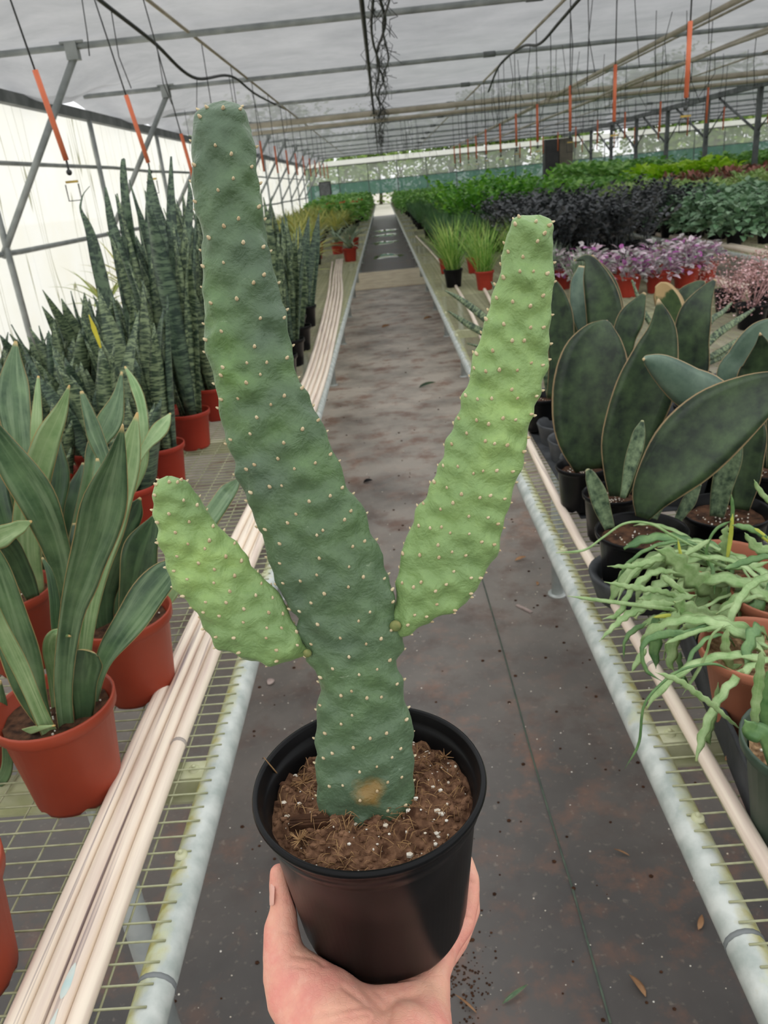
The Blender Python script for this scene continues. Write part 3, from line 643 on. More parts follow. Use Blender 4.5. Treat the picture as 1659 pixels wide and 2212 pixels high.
LL = [(365, 1028), (349, 1035), (334.5, 1068), (334.5, 1107), (343.5, 1147), (349, 1172), (358, 1209), (381.5, 1267), (407, 1295), (428, 1324), (441, 1353), (454, 1375), (475, 1400), (508, 1411), (544, 1427), (588, 1433), (627, 1427), (655, 1418), (672, 1416)]
LR = [(367, 1028), (389, 1039), (407, 1050), (428, 1078), (439, 1100), (472, 1136), (494, 1165), (523, 1198), (541, 1227), (566, 1248), (588, 1274), (609, 1299), (620, 1328), (642, 1361), (654, 1388), (668, 1401)]
RL = [(1160, 464), (1132, 466), (1115, 479), (1098, 509), (1089, 557), (1082, 609), (1067, 644), (1054, 692), (1046, 726), (1028, 770), (1019, 822), (1006, 852), (993, 887), (985, 926), (967, 952), (959, 991), (941, 1039), (920, 1078), (902, 1104), (889, 1143), (872, 1195), (863, 1243), (857, 1299), (846, 1342), (836, 1352)]
RR = [(1164, 464), (1184, 472), (1191, 496), (1195, 527), (1191, 583), (1187, 635), (1189, 683), (1184, 735), (1178, 787), (1167, 830), (1154, 870), (1141, 900), (1135, 948), (1130, 995), (1115, 1021), (1104, 1065), (1089, 1112), (1078, 1160), (1072, 1199), (1046, 1230), (1028, 1269), (1002, 1299), (972, 1321), (937, 1334), (898, 1355), (868, 1373), (846, 1376)]
pad('trunk_pad', ML, MR, M['cactus'], .0135, .0208, 0, lambda y: .25 + .75 * math.exp(-((y - 830) / 210.0) ** 2) + .3 * math.exp(-((y - 1420) / 120.0) ** 2), 3)
pad('branch_pad', LL, LR, M['cactus_young'], .0085, .0158, .012, lambda y: .35 + .65 * math.exp(-((y - 1180) / 120.0) ** 2), 5)
pad('branch_pad', RL, RR, M['cactus_young'], .0085, .0160, .010, lambda y: .15 + .85 * math.exp(-((y - 900) / 260.0) ** 2), 9)
for px, py, r in ((854, 1352, .0040), (664, 1411, .0030)):
    q = loc(at_d(px, py, Dc(py) - .010), hero); mb = MB(); mb.ball(q, (r, r * .8, r), 12, 8); mb.build('callus', M['callus'], hero)

# hand: one skin surface grown from tapered joints
hand = thing('person', 'bare hand of a person gripping the black pot from below', 'person', tuple(at_d(790, 2215, .50)))
hb = MB()
def cone(a, b, ra, rb, n=6, seg=16):
    a, b = np.asarray(a), np.asarray(b); d = nrm(b - a); L = np.linalg.norm(b - a)
    P_, R2 = [], []
    for t_ in np.linspace(-1, 0, 5)[:-1]: P_.append(a + d * ra * t_ * .999); R2.append(ra * math.sqrt(max(1 - t_ * t_, .0004)))
    for t_ in np.linspace(0, 1, n): P_.append(a + (b - a) * t_); R2.append(ra + (rb - ra) * t_)
    for t_ in np.linspace(0, 1, 5)[1:]: P_.append(b + d * rb * t_ * .999); R2.append(rb * math.sqrt(max(1 - t_ * t_, .0004)))
    hb.tube(np.array(P_), np.array(R2), seg)
def chain(nodes):
    nd = [(loc(at_d(x, y, D), hand), r) for x, y, D, r in nodes]
    for (a, ra), (b, rb) in zip(nd[:-1], nd[1:]): cone(a, b, ra, rb)
chain([(603, 1886, .568, .0074), (606, 1914, .568, .0088), (613, 1962, .567, .0100), (607, 2008, .563, .0130), (613, 2066, .556, .0155), (641, 2126, .545, .0230), (705, 2185, .53, .029), (760, 2260, .50, .027)])      # thumb
chain([(608, 2060, .556, .013), (605, 2110, .548, .0125), (625, 2160, .535, .016), (690, 2230, .515, .022)])
chain([(660, 2110, .556, .017), (720, 2150, .548, .020), (790, 2180, .545, .019), (860, 2165, .552, .020), (915, 2120, .562, .018), (945, 2070, .576, .0135)])
chain([(720, 2200, .525, .026), (800, 2225, .525, .026), (890, 2190, .540, .024), (925, 2140, .555, .0165)])
chain([(905, 2240, .52, .024), (918, 2170, .545, .0185), (938, 2090, .568, .0125)])
chain([(936, 2092, .572, .0135), (962, 2040, .588, .0115), (996, 1995, .598, .0105), (1010, 1940, .606, .0098), (1013, 1900, .612, .0088), (1004, 1860, .620, .0072)])                            # little finger
chain([(920, 2110, .59, .013), (985, 2030, .622, .0105), (1012, 1965, .640, .0100), (1012, 1905, .652, .0090), (1000, 1868, .662, .0075)])                           # ring finger
chain([(850, 2140, .60, .013), (920, 2075, .655, .0105), (950, 1990, .690, .0098), (945, 1920, .700, .0085), (935, 1880, .702, .007)])                               # middle finger
chain([(780, 2140, .60, .013), (800, 2070, .660, .0105), (815, 1985, .705, .0098), (820, 1915, .712, .0085), (820, 1880, .712, .007)])                               # index finger
chain([(790, 2170, .565, .018), (850, 2140, .585, .016), (915, 2110, .60, .014)])
chain([(790, 2160, .570, .016), (780, 2140, .595, .014), (850, 2135, .60, .013)])
chain([(760, 2260, .50, .027), (800, 2330, .49, .028), (810, 2500, .47, .029), (815, 2900, .44, .036), (830, 3700, .42, .042)])
chain([(880, 2250, .51, .024), (850, 2340, .485, .026), (845, 2500, .47, .027), (850, 2900, .44, .034)])
me_ = hb.mesh('hand', M['skin']); ho = put('hand', me_, hand)
md = ho.modifiers.new('weld', 'REMESH'); md.mode = 'VOXEL'; md.voxel_size = .0017; md.use_smooth_shade = True
md = ho.modifiers.new('soften', 'SMOOTH'); md.factor = .5; md.iterations = 14
bpy.context.view_layer.update()
ev = ho.evaluated_get(bpy.context.evaluated_depsgraph_get()); me2 = bpy.data.meshes.new_from_object(ev); ho.modifiers.clear(); ho.data = me2; me2.name = 'hand'
V = np.zeros(len(me2.vertices) * 3); me2.vertices.foreach_get('co', V); V = V.reshape(-1, 3); NV = np.zeros(len(V) * 3); me2.vertices.foreach_get('normal', NV); NV = NV.reshape(-1, 3)
disp = np.zeros(len(V)); hl = np.array(hand.location)
for crease, dep, wd in (([(742, 2132), (790, 2165), (812, 2186), (800, 2212)], .0014, .0018), ([(812, 2140), (845, 2172), (838, 2212)], .0010, .0018), ([(635, 2062), (680, 2070), (700, 2085)], .0010, .0014), ([(628, 2085), (660, 2090)], .0007, .0013), ([(660, 2195), (740, 2180), (790, 2172)], .0007, .0016), ([(700, 2212), (760, 2195), (800, 2190)], .0006, .0015), ([(995, 1902), (1025, 1908)], .0013, .0014), ([(985, 1975), (1018, 1985)], .0008, .0014), ([(590, 1935), (622, 1945)], .0006, .0013), ([(575, 2005), (630, 2015)], .0006, .0014)):
    cpts = catmull(crease, 40); best = np.full(len(V), 9.0)
    dirs = np.array([nrm(ray(*c)) for c in cpts]); vv = V + hl - CAM; ln = np.linalg.norm(vv, axis=1); vn = vv / ln[:, None]
    for d in dirs: best = np.minimum(best, np.linalg.norm(vn - d, axis=1) * ln)
    disp -= dep * np.exp(-(best / wd) ** 2) * ((NV * -vn).sum(1) > .0)
V = V + NV * disp[:, None]
# keep the pot itself free of flesh
pr = V + hl - np.array(hero.location); rr_ = np.hypot(pr[:, 0], pr[:, 1]); zz_ = pr[:, 2]
rp_ = np.interp(zz_, [0, POT_H], [.0622, .0785]); ins = (zz_ > 0) & (zz_ < POT_H) & (rr_ < rp_ + .0004)
side_d = rp_ + .0004 - rr_; bot_d = zz_ + .0004; use_side = ins & (side_d < bot_d); use_bot = ins & ~use_side
V[use_side, :2] += pr[use_side, :2] / rr_[use_side, None] * side_d[use_side, None]; V[use_bot, 2] -= bot_d[use_bot]
me2.vertices.foreach_set('co', V.ravel()); me2.update()
me2.materials.clear(); me2.materials.append(M['skin']); me2.polygons.foreach_set('use_smooth', [True] * len(me2.polygons))
# thumb nail on the outer side of the thumb tip
c = loc(at_d(586, 1932, .562), hand); ax = nrm(loc(at_d(589, 1890, .566), hand) - loc(at_d(585, 1965, .563), hand)); outw = nrm(-np.array(right) * .92 - np.array(fwd) * .35); sd = nrm(np.cross(ax, outw)); outw = np.cross(sd, ax)
outw = outw if outw @ np.array(right) < 0 else -outw
mb = MB(); P = []
for t_ in np.linspace(-1, 1, 9):
    wv_ = .0052 * math.sqrt(max(1 - abs(t_) ** 4, .05)); P.append([c + ax * t_ * .0075 + sd * a * wv_ + outw * (.0012 - .0022 * a * a - .0004 * t_ * t_) for a in np.linspace(-1, 1, 7)])
mb.grid(np.array(P)); mb.build('thumb_nail', M['nail'], ho)

# ------------------------------------------------------------------ leaves and plants
def ribbon(mb, cen, side, nor, hw, thick=.0025, cup=.2, nu=7, c=.5, vlen=None, fold=0.0, hwl=None):
    """closed leaf blade around a centre line; cup > 0 lifts the margins towards nor"""
    n = len(cen); a = np.linspace(-1, 1, nu); R = []; U = []
    for i in range(n):
        hl_, hr_ = (hw[i], hw[i]) if hwl is None else (hwl[i], hw[i])
        off = np.where(a < 0, a * hl_, a * hr_); lift = cup * hw[i] * a * a + fold * hw[i] * np.abs(a)
        f = cen[i] + np.outer(off, side[i]) + np.outer(lift, nor[i]); t_ = thick * (1 - .92 * a * a)
        fr = f + np.outer(t_, nor[i]) * .5; bk = (f - np.outer(t_, nor[i]) * .5)[::-1][1:-1]
        R.append(np.vstack([fr, bk])); ua = np.concatenate([(a + 1) / 2, ((a + 1) / 2)[::-1][1:-1]]); v = i / (n - 1) if vlen is None else vlen[i]
        U.append(np.stack([ua, np.full(len(ua), v)], -1))
    mb.grid(np.array(R), True, True, np.array(U), c)
def frames(cen, ref):
    T = np.gradient(cen, axis=0); T /= np.linalg.norm(T, axis=1, keepdims=True) + 1e-12
    sd = np.cross(T, ref); sd /= np.linalg.norm(sd, axis=1, keepdims=True) + 1e-9
    no = np.cross(sd, T); return T, sd, no
def trace_leaf(pts, Y0, root, mat, lean=0.0, cup=.25, thick=.003, twist=0.0, name='leaf', n=30, fold=0., wave=0., fine=False):
    """leaf that stands in an upright plane through its pot, outline read from the photograph"""
    q = catmull(pts, n); hw = np.maximum(q[:, 2], .6)
    tt = np.linspace(0, 1, n); yy = Y0 + lean * tt ** 1.4
    cen = np.array([at_y(a[0], a[1], y) for a, y in zip(q, yy)]); D = np.array([proj(c)[2] for c in cen]); hwm = hw * D / F
    vd = np.array([nrm(CAM - c) for c in cen]); T, sd, no = frames(cen, vd)
    if twist:
        cw, sw = math.cos(twist), math.sin(twist); sd2 = sd * cw + no * sw; no = no * cw - sd * sw; sd = sd2; hwm = hwm / max(abs(cw), .35)
    if wave: sd = sd; cen = cen + no * (wave * hwm * np.sin(tt * 11))[:, None]
    rf = (.03 if fine else .09) if (cup > 0 and name == 'leaf') else 0
    ph_ = pts[0][0] * .37 + pts[-1][1] * .11; hwm2 = hwm * (1 + rf * np.sin(tt * 15 + ph_)); hwm3 = hwm * (1 + rf * np.sin(tt * 13 + ph_ * 1.7))
    no = no + sd * (rf * 1.2 * np.sin(tt * 12 + ph_))[:, None]
    mb = MB(); ribbon(mb, loc(cen, root), sd, no, hwm2, thick, cup, fold=fold, hwl=hwm3); return mb.build(name, mat, root)
def grow_leaf(mb, base, az, el, L, wd, curl, prof, n=9, nu=5, twist=0., thick=.002, cup=.2, fold=0., c=.5, flat=False, vmax=None):
    """leaf blade from a heading, climbing at el and bending by curl along its length"""
    p = np.array(base, float); P = [p.copy()]; 
    for k in range(n - 1):
        t_ = k / (n - 1); e_ = el + curl * t_; p = p + L / (n - 1) * np.array([math.cos(az) * math.cos(e_), math.sin(az) * math.cos(e_), math.sin(e_)]); P.append(p.copy())
    P = np.array(P); tt = np.linspace(0, 1, n); hw = wd * np.array([prof(t_) for t_ in tt])
    s0 = np.array([-math.sin(az), math.cos(az), 0]); T = np.gradient(P, axis=0); T /= np.linalg.norm(T, axis=1, keepdims=True) + 1e-12
    no = np.cross(T, s0); no = np.array([nrm(x) for x in no]); sd = np.repeat(s0[None], n, 0)
    if twist: cw, sw = math.cos(twist), math.sin(twist); sd2 = sd * cw + no * sw; no = no * cw - sd * sw; sd = sd2
    if flat:
        a = np.linspace(-1, 1, nu); G = P[:, None, :] + sd[:, None, :] * (a[None, :] * hw[:, None])[..., None] + no[:, None, :] * ((cup * a * a + fold * abs(a))[None, :] * hw[:, None])[..., None]
        uu, vv = np.meshgrid((a + 1) / 2, tt); mb.grid(G, False, False, np.stack([uu, vv], -1), c)
    else: ribbon(mb, P, sd, no, hw, thick, cup, nu, c, None if vmax is None else tt * vmax, fold)
    return P
blade = lambda t: max(.04, (.55 + .45 * math.sin(min(t * 2.2, 1.57))) * (1 - max(0, (t - .55) / .45) ** 1.7))
oval = lambda t: max(.03, math.sin(math.pi * min(.999, max(.0, t)) ** .8) ** .75)
strapp = lambda t: max(.03, (1 - t ** 2.4) * (.6 + .4 * min(1, t * 4)))

POTS = {}
def pot_meshes(mat, R, hgt, taper=.72, lip=.012, soil='soil_dark', seg=36, notch=True):
    key = (mat, R, hgt, soil)
    if key in POTS: return POTS[key]
    r0 = R * taper; rl = R - .006 * R / .08
    prof = [(0, .003), (r0 * .8, .003), (r0 * .84, 0), (r0, 0), (r0 + .001, .006), (r0 + (rl - r0) * .83, hgt - lip * 1.9), (rl, hgt - lip * 1.7), (rl + .001, hgt - lip * 1.4), (R - .001, hgt - lip * 1.2), (R, hgt - .002), (R - .001, hgt), (R - .003, hgt), (R - .005, hgt - .004), (rl - .006, hgt - lip * 2), (rl - .008, hgt - .03)]
    mb = MB(); mb.lathe(prof, seg, notch=((2, 3), .006, 6) if notch else None); pm_ = mb.mesh('pot', M[mat])
    mb = MB(); rs = np.linspace(.001, rl - .006, 7); ths = np.linspace(0, 2 * math.pi, 26, endpoint=False)
    G = np.array([[(r * math.cos(a), r * math.sin(a), hgt - .02 + rng.normal(0, .0016)) for a in ths] for r in rs]); mb.grid(G, True); sm_ = mb.mesh('soil', M[soil])
    mb = MB()
    for k in range(36):
        a = rng.uniform(0, 6.28); r = rng.uniform(.0, .9) * (rl - .008); s_ = rng.uniform(.0008, .0022); mb.ball((r * math.cos(a), r * math.sin(a), hgt - .0185), s_, 5, 3)
    pl = mb.mesh('perlite', M['perlite'], False); POTS[key] = (pm_, sm_, pl); return POTS[key]
def add_pot(root, mat, R, hgt, soil='soil_dark', perl=True, **k):
    a, b, c = pot_meshes(mat, R, hgt, soil=soil, **k); put('pot', a, root); so = put('soil', b, root)
    if perl: put('perlite', c, so, kind='stuff')
    return so
def root_at(name, label, cat, x, y, group=None, z=None): return thing(name, label, cat, (x, y, ZB + .0006 if z is None else z), group)

# front left strap-leaved sansevierias in red pots
GL = 'strap sansevierias in red pots'
L1 = root_at('potted_sansevieria', 'broad strap-leaved sansevieria in a clean red pot resting against the pipes', 'plant', -.507, .865); add_pot(L1, 'terra', .0815, .150, lip=.014)
L2 = root_at('potted_sansevieria', 'dark strap-leaved sansevieria in the red pot behind the first one', 'plant', -.487, 1.10); add_pot(L2, 'terra', .0815, .150, lip=.014)
L3 = root_at('potted_sansevieria', 'crowded strap-leaved sansevieria in a shaded red pot deeper on the bench', 'plant', -.735, 1.22); add_pot(L3, 'terra', .0815, .150, lip=.014)
L4 = root_at('potted_sansevieria', 'strap-leaved sansevieria whose pale leaf tip reaches over the first pot', 'plant', -.705, .93); add_pot(L4, 'terra', .0815, .150, lip=.014)
L5 = root_at('plastic_pot', 'plain red pot beside the bundled pipes, apart from the strap-leaved plants', 'pot', -.533, .575); add_pot(L5, 'terra', .0815, .150, lip=.014)
Y = .865
trace_leaf([(112, 1590, 10), (54, 1452, 36), (14, 1307, 40), (-22, 1199, 26), (-40, 1140, 4)], Y - .02, L1, M['strap'], -.03, .3, twist=.25)
trace_leaf([(118, 1608, 15), (72, 1506, 16), (22, 1398, 17), (-20, 1310, 15), (-60, 1220, 6)], Y - .035, L1, M['strap_light'], -.05, .35)
trace_leaf([(145, 1600, 17), (136, 1470, 19), (150, 1325, 23), (176, 1235, 38), (208, 1145, 44), (226, 1060, 42), (248, 985, 24), (265, 917, 2)], Y - .02, L1, M['strap'], -.03, .5, twist=-.2, fold=.25, thick=.004)
trace_leaf([(178, 1560, 12), (186, 1400, 15), (215, 1230, 24), (252, 1110, 29), (280, 1000, 28), (297, 891, 2)], Y + .03, L1, M['strap_light'], .0, .4, twist=.35)
trace_leaf([(177, 1578, 12), (181, 1500, 26), (183, 1440, 33), (186, 1412, 30), (188, 1404, 20)], Y - .01, L1, M['strap_deep'], 0, .3)
trace_leaf([(128, 1560, 14), (122, 1460, 17), (110, 1400, 19), (122, 1370, 12), (152, 1374, 2)], Y + .02, L1, M['strap_light'], -.05, .2)
trace_leaf([(188, 1560, 12), (217, 1452, 15), (253, 1380, 27), (307, 1307, 38), (360, 1240, 28), (392, 1208, 3)], Y + .02, L1, M['strap'], .10, .35, twist=.2)
trace_leaf([(150, 1585, 13), (138, 1450, 13), (122, 1350, 12), (117, 1290, 10), (108, 1240, 8), (91, 1204, 2)], Y + .04, L1, M['strap_deep'], .02, .2)
trace_leaf([(160, 1560, 13), (165, 1420, 18), (190, 1320, 17), (205, 1260, 4)], Y + .05, L1, M['strap_deep'], .0, .2)
trace_leaf([(-30, 1612, 14), (20, 1592, 10), (70, 1577, 8), (118, 1567, 2)], .86, L4, M['strap_light'], -.06, .2)
trace_leaf([(-60, 1640, 14), (-10, 1690, 14), (15, 1650, 12), (10, 1540, 8), (0, 1470, 3)], .90, L4, M['strap'], -.03, .2)
Y = 1.10
trace_leaf([(228, 1400, 13), (222, 1290, 27), (245, 1190, 34), (282, 1110, 24), (303, 1075, 3)], Y, L2, M['strap_deep'], 0, .3, twist=-.3)
trace_leaf([(268, 1380, 11), (280, 1300, 20), (302, 1210, 40), (322, 1150, 26), (334, 1112, 3)], Y, L2, M['strap_deep'], 0, .3, twist=.2)
trace_leaf([(250, 1390, 11), (236, 1250, 20), (222, 1140, 22), (214, 1050, 14), (210, 990, 3)], Y + .03, L2, M['strap'], .05, .3)
trace_leaf([(290, 1370, 10), (345, 1260, 18), (420, 1160, 20), (480, 1080, 20), (500, 1055, 14), (517, 1034, 3)], Y + .06, L2, M['strap'], .25, .3)
trace_leaf([(300, 1375, 10), (370, 1280, 14), (440, 1160, 14), (470, 1110, 10), (490, 1085, 3)], Y + .05, L2, M['strap_light'], .22, .3)
trace_leaf([(210, 1400, 12), (180, 1290, 18), (170, 1190, 18), (160, 1130, 4)], Y + .04, L2, M['strap_deep'], .05, .3)
Y = 1.22
trace_leaf([(80, 1290, 14), (62, 1180, 27), (70, 1050, 31), (100, 960, 29), (130, 890, 15), (150, 832, 2)], Y, L3, M['strap_light'], 0, .3)
trace_leaf([(150, 1320, 12), (130, 1200, 26), (95, 1105, 38), (40, 1010, 36), (-25, 915, 20), (-60, 870, 3)], Y - .06, L3, M['strap'], -.06, .35, twist=.25)
trace_leaf([(60, 1290, 14), (45, 1080, 26), (40, 960, 30), (33, 880, 33), (28, 810, 25), (34, 737, 3)], Y + .1, L3, M['strap'], .1, .35)
trace_leaf([(80, 1280, 10), (78, 1000, 11), (80, 880, 10), (83, 812, 2)], Y + .05, L3, M['strap_light'], .05, .2)
trace_leaf([(120, 1290, 12), (215, 1080, 12), (230, 1010, 13), (205, 940, 16), (190, 890, 13), (176, 845, 3)], Y + .08, L3, M['strap'], .05, .3)
trace_leaf([(130, 1290, 10), (190, 1050, 14), (205, 970, 20), (235, 915, 25), (254, 860, 14), (263, 803, 2)], Y + .14, L3, M['strap'], .12, .3)
trace_leaf([(150, 1300, 10), (240, 1100, 8), (305, 980, 8), (335, 940, 17), (355, 915, 12), (368, 893, 2)], Y + .12, L3, M['strap_light'], .1, .3)
trace_leaf([(130, 1290, 9), (290, 1050, 9), (310, 950, 11), (306, 880, 11), (290, 830, 9), (270, 792, 2)], Y + .16, L3, M['strap_light'], .12, .2)
trace_leaf([(70, 1290, 14), (30, 1200, 24), (-20, 1160, 24), (-60, 1140, 5)], Y - .04, L3, M['strap_deep'], -.1, .3)
trace_leaf([(-40, 1190, 16), (0, 1160, 23), (40, 1140, 17), (68, 1126, 3)], Y - .12, L3, M['strap_light'], -.02, .3)
trace_leaf([(100, 1290, 12), (110, 1130, 24), (122, 1040, 26), (120, 960, 14), (118, 915, 3)], Y + .12, L3, M['strap_deep'], .1, .3)
trace_leaf([(60, 1290, 12), (0, 1080, 24), (-20, 960, 26), (-20, 880, 4)], Y + .06, L3, M['strap_deep'], .1, .3)
trace_leaf([(140, 1300, 12), (150, 1140, 26), (170, 1060, 22), (180, 1000, 3)], Y + .16, L3, M['strap_deep'], .1, .3)

# tall banded sansevierias: a few builds of the plant, copied over the bench
def zey_template(k, nl, hgt):
    t = thing('banded_sansevieria', 'tall banded sansevieria in a red pot packed among its likes', 'plant', (0, 0, -5), 'tall banded sansevierias on the left bench')
    add_pot(t, 'redpot', .072, .125, perl=False)
    rg = random.Random(40 + k)
    for i in range(nl):
        a = rg.uniform(0, 6.28); r = rg.uniform(.005, .04); L = hgt * rg.uniform(.62, 1.02); mb = MB(); az = a + rg.uniform(-.5, .5)
        grow_leaf(mb, (r * math.cos(a), r * math.sin(a), .10), az, math.radians(rg.uniform(80, 89)), L, rg.uniform(.024, .037), math.radians(rg.uniform(-7, 5)), blade, 11, 7, rg.uniform(-1.5, 1.5), .004, .5, vmax=L * 2.2)
        mb.build('leaf', M[rg.choice(['zey', 'zey', 'zey2'])], t)
    return t
ZT = [zey_template(k, n, hh) for k, (n, hh) in enumerate(((9, .74), (8, .66), (10, .70), (9, .78)))]
spots = []
for yi, y in enumerate(np.arange(1.78, 3.3, .175)):
    for xi, x in enumerate(np.arange(-.70, -2.1, -.19)):
        spots.append((x + rng.normal(0, .012) - (.09 if yi % 2 else 0), y + rng.normal(0, .012)))
zl = 0; nz = 0
for x, y in spots:
    px, py, _ = proj((x, y, 1.2))
    if px < -160: continue
    sc = 1.0
    if px < 300: sc = .44 + .0009 * max(px, 0)
    if y < 1.95 and x > -.9: sc *= .74
    o = copy_tree(ZT[(nz * 7 + int(x * 10)) % 4]); o.location = (x, y, ZB + .0006); o.rotation_euler[2] = rng.uniform(0, 6.28)
    for ch in o.children:
        if ch.name.startswith('leaf'): ch.scale = (1, 1, sc * rng.uniform(.9, 1.05))
    if sc < .9: o['label'] = 'shorter banded sansevieria in a red pot at the front of the dense block'; o['group'] = 'shorter banded sansevierias'
    nz += 1
for x, y in [(-.50 - (.05 if j > 5 else 0) - .185 * i - (.09 if j % 2 else 0), 3.30 + .185 * j) for j in range(10) for i in range(6)]:
    if proj((x, y, 1.2))[0] < 330: continue
    o = copy_tree(ZT[(nz * 5) % 4]); o.location = (x + rng.normal(0, .01), y, ZB + .0006); o.rotation_euler[2] = rng.uniform(0, 6.28); sc = rng.uniform(.84, .98)
    for ch in o.children:
        if ch.name.startswith('leaf'): ch.scale = (1, 1, sc)
        elif ch.name.startswith('pot'): ch.data = pot_meshes('black', .072, .125)[0]
    o['label'] = 'upright banded sansevieria in a black pot beside the far end of the pipes'; o['group'] = 'banded sansevierias in black pots'; nz += 1
for t in ZT:
    for ch in list(t.children_recursive): bpy.data.objects.remove(ch)
    bpy.data.objects.remove(t)
# traced tall leaves that stand against the bright wall
ZX = root_at('banded_sansevieria', 'tallest banded sansevieria, its bent dark tip against the bright wall', 'plant', -.80, 2.62); add_pot(ZX, 'redpot', .072, .125, perl=False)
for pts in ([(330, 990, 9), (270, 800, 13), (215, 580, 14), (193, 495, 9), (176, 455, 3), (175, 440, 2), (180, 420, 1.2), (194, 402, .6)], [(340, 980, 9), (300, 780, 12), (262, 560, 13), (240, 470, 9), (228, 405, 2)], [(345, 980, 9), (318, 760, 12), (285, 540, 12), (272, 420, 9), (267, 352, 5), (268, 346, 2)], [(350, 980, 9), (348, 760, 14), (345, 560, 22), (335, 460, 18), (322, 364, 1.5)], [(355, 980, 9), (368, 760, 12), (372, 560, 13), (371, 440, 9), (370, 338, 2)], [(360, 980, 9), (395, 760, 12), (400, 560, 12), (412, 440, 7), (408, 392, 1.5)]):
    trace_leaf(pts, 2.62, ZX, M['zey2'], .05, .5, .005, twist=.3)
mb = MB(); q = [at_y(x, y, 1.80) for x, y in ((192, 683), (202, 712), (215, 745))]; trace_leaf([(218, 752, 2), (205, 715, 5), (192, 680, 1)], 1.80, L3, M['zey_y'], 0, .1)

# whale fin sansevierias in black pots, set in black trays
def rim_at(px, py, hgt, zoff=0): q = at_z(px, py, ZB + zoff + hgt); return q[0], q[1]
WH = {}
TZ = .012
for key, px, py, R, hg, lab in (('A', 1386, 1143, .083, .125, 'whale fin sansevieria with one huge leaning leaf and mottled pups'), ('B', 1566, 1100, .083, .125, 'whale fin sansevieria with a grey mottled upright leaf behind the fishbone cactus'),
        ('C', 1258, 1003, .062, .105, 'whale fin sansevieria with the broadest rounded upright leaf at the tray edge'), ('D', 1322, 1062, .062, .105, 'whale fin sansevieria with a long pointed leaf between two broad ones'),
        ('E', 1172, 855, .062, .105, 'whale fin sansevieria with narrow dark leaves behind the cactus branch'), ('G', 1655, 1003, .083, .125, 'whale fin sansevieria with folded pale leaves at the back of the tray')):
    x, y = rim_at(px, py, hg, TZ); t = root_at('whale_fin_plant', lab, 'plant', x, y, z=ZB + TZ); add_pot(t, 'black', R, hg, taper=.78, lip=.008); WH[key] = (t, x, y)
for key, x, y, lab in (('D2', .72, 2.32, 'whale fin sansevieria whose tall leaf rises behind the broadest one'), ('F', .98, 2.10, 'whale fin sansevieria with a tan-edged curved leaf beside the pink plants'), ('F2', .93, 2.42, 'whale fin sansevieria with a scorched brown leaf tip'), ('E2', .82, 2.08, 'whale fin sansevieria with a small tilted leaf in mid tray')):
    t = root_at('whale_fin_plant', lab, 'plant', x, y, z=ZB + TZ); add_pot(t, 'black', .062, .105, taper=.78, lip=.008); WH[key] = (t, x, y)
def wl(key, pts, mat='whale', dy=0., lean=0., cup=.2, twist=0., thick=.005, fold=0.):
    t, x, y = WH[key]; return trace_leaf(pts, y + dy, t, M[mat], lean, cup, thick, twist, n=30, fold=fold, fine=True)
wl('C', [(1272, 1014, 30), (1262, 950, 54), (1262, 890, 68), (1272, 830, 76), (1286, 766, 68), (1299, 722, 44), (1308, 700, 16), (1311, 693, 2)], cup=.28, lean=.03)
wl('D', [(1335, 1072, 20), (1344, 1010, 40), (1358, 939, 57), (1388, 847, 62), (1415, 766, 48), (1428, 708, 30), (1422, 646, 2)], cup=.22, twist=-.15)
wl('A', [(1388, 1118, 14), (1412, 1058, 46), (1472, 987, 74), (1546, 913, 74), (1623, 862, 58), (1692, 830, 30), (1729, 818, 3)], cup=.25, dy=-.01, lean=-.05)
wl('D2', [(1330, 830, 20), (1312, 737, 36), (1303, 664, 38), (1288, 601, 28), (1270, 560, 10), (1240, 563, 1)], lean=.05)
wl('D2', [(1335, 830, 18), (1322, 700, 26), (1308, 620, 26), (1279, 551, 2)], dy=.05, lean=.06)
wl('D2', [(1325, 830, 14), (1258, 690, 18), (1250, 620, 18), (1258, 575, 8)], 'whale_pale', dy=.06, lean=.06)
wl('E2', [(1340, 800, 16), (1348, 730, 26), (1368, 678, 26), (1393, 632, 3)], 'whale', lean=.0)
wl('F', [(1470, 850, 16), (1490, 800, 40), (1494, 730, 37), (1506, 671, 32), (1530, 625, 14), (1546, 604, 2)], lean=.0, twist=.2)
wl('F2', [(1452, 780, 14), (1454, 715, 24), (1446, 660, 30), (1432, 628, 22), (1421, 614, 8)], 'whale_brown')
wl('F2', [(1460, 780, 12), (1470, 690, 22), (1482, 645, 24), (1505, 618, 12), (1524, 609, 2)], dy=.08)
wl('B', [(1590, 1010, 20), (1545, 880, 48), (1480, 832, 42), (1430, 794, 28), (1400, 778, 12), (1390, 776, 3)], 'whale_pale', dy=.06, cup=-.25, lean=-.03)
wl('B', [(1548, 1115, 14), (1560, 1053, 22), (1578, 985, 24), (1592, 940, 12), (1598, 915, 2)], 'whale_spot', cup=.4)
wl('B', [(1600, 1100, 18), (1615, 1010, 30), (1630, 930, 24), (1636, 890, 3)], 'whale', dy=.03, cup=.3)
wl('G', [(1640, 1010, 14), (1572, 830, 20), (1606, 774, 34), (1650, 722, 32), (1700, 685, 4)], 'whale_pale', dy=-.02, lean=-.05, cup=.3)
wl('G', [(1640, 1010, 14), (1625, 845, 30), (1640, 792, 34), (1646, 750, 18), (1642, 720, 2)], 'whale', dy=-.05, lean=-.05)
wl('G', [(1650, 1010, 14), (1690, 900, 30), (1700, 830, 4)], 'whale')
wl('A', [(1345, 1075, 6), (1366, 994, 15), (1380, 939, 14), (1388, 908, 3)], 'whale_spot', dy=-.03, cup=.5)
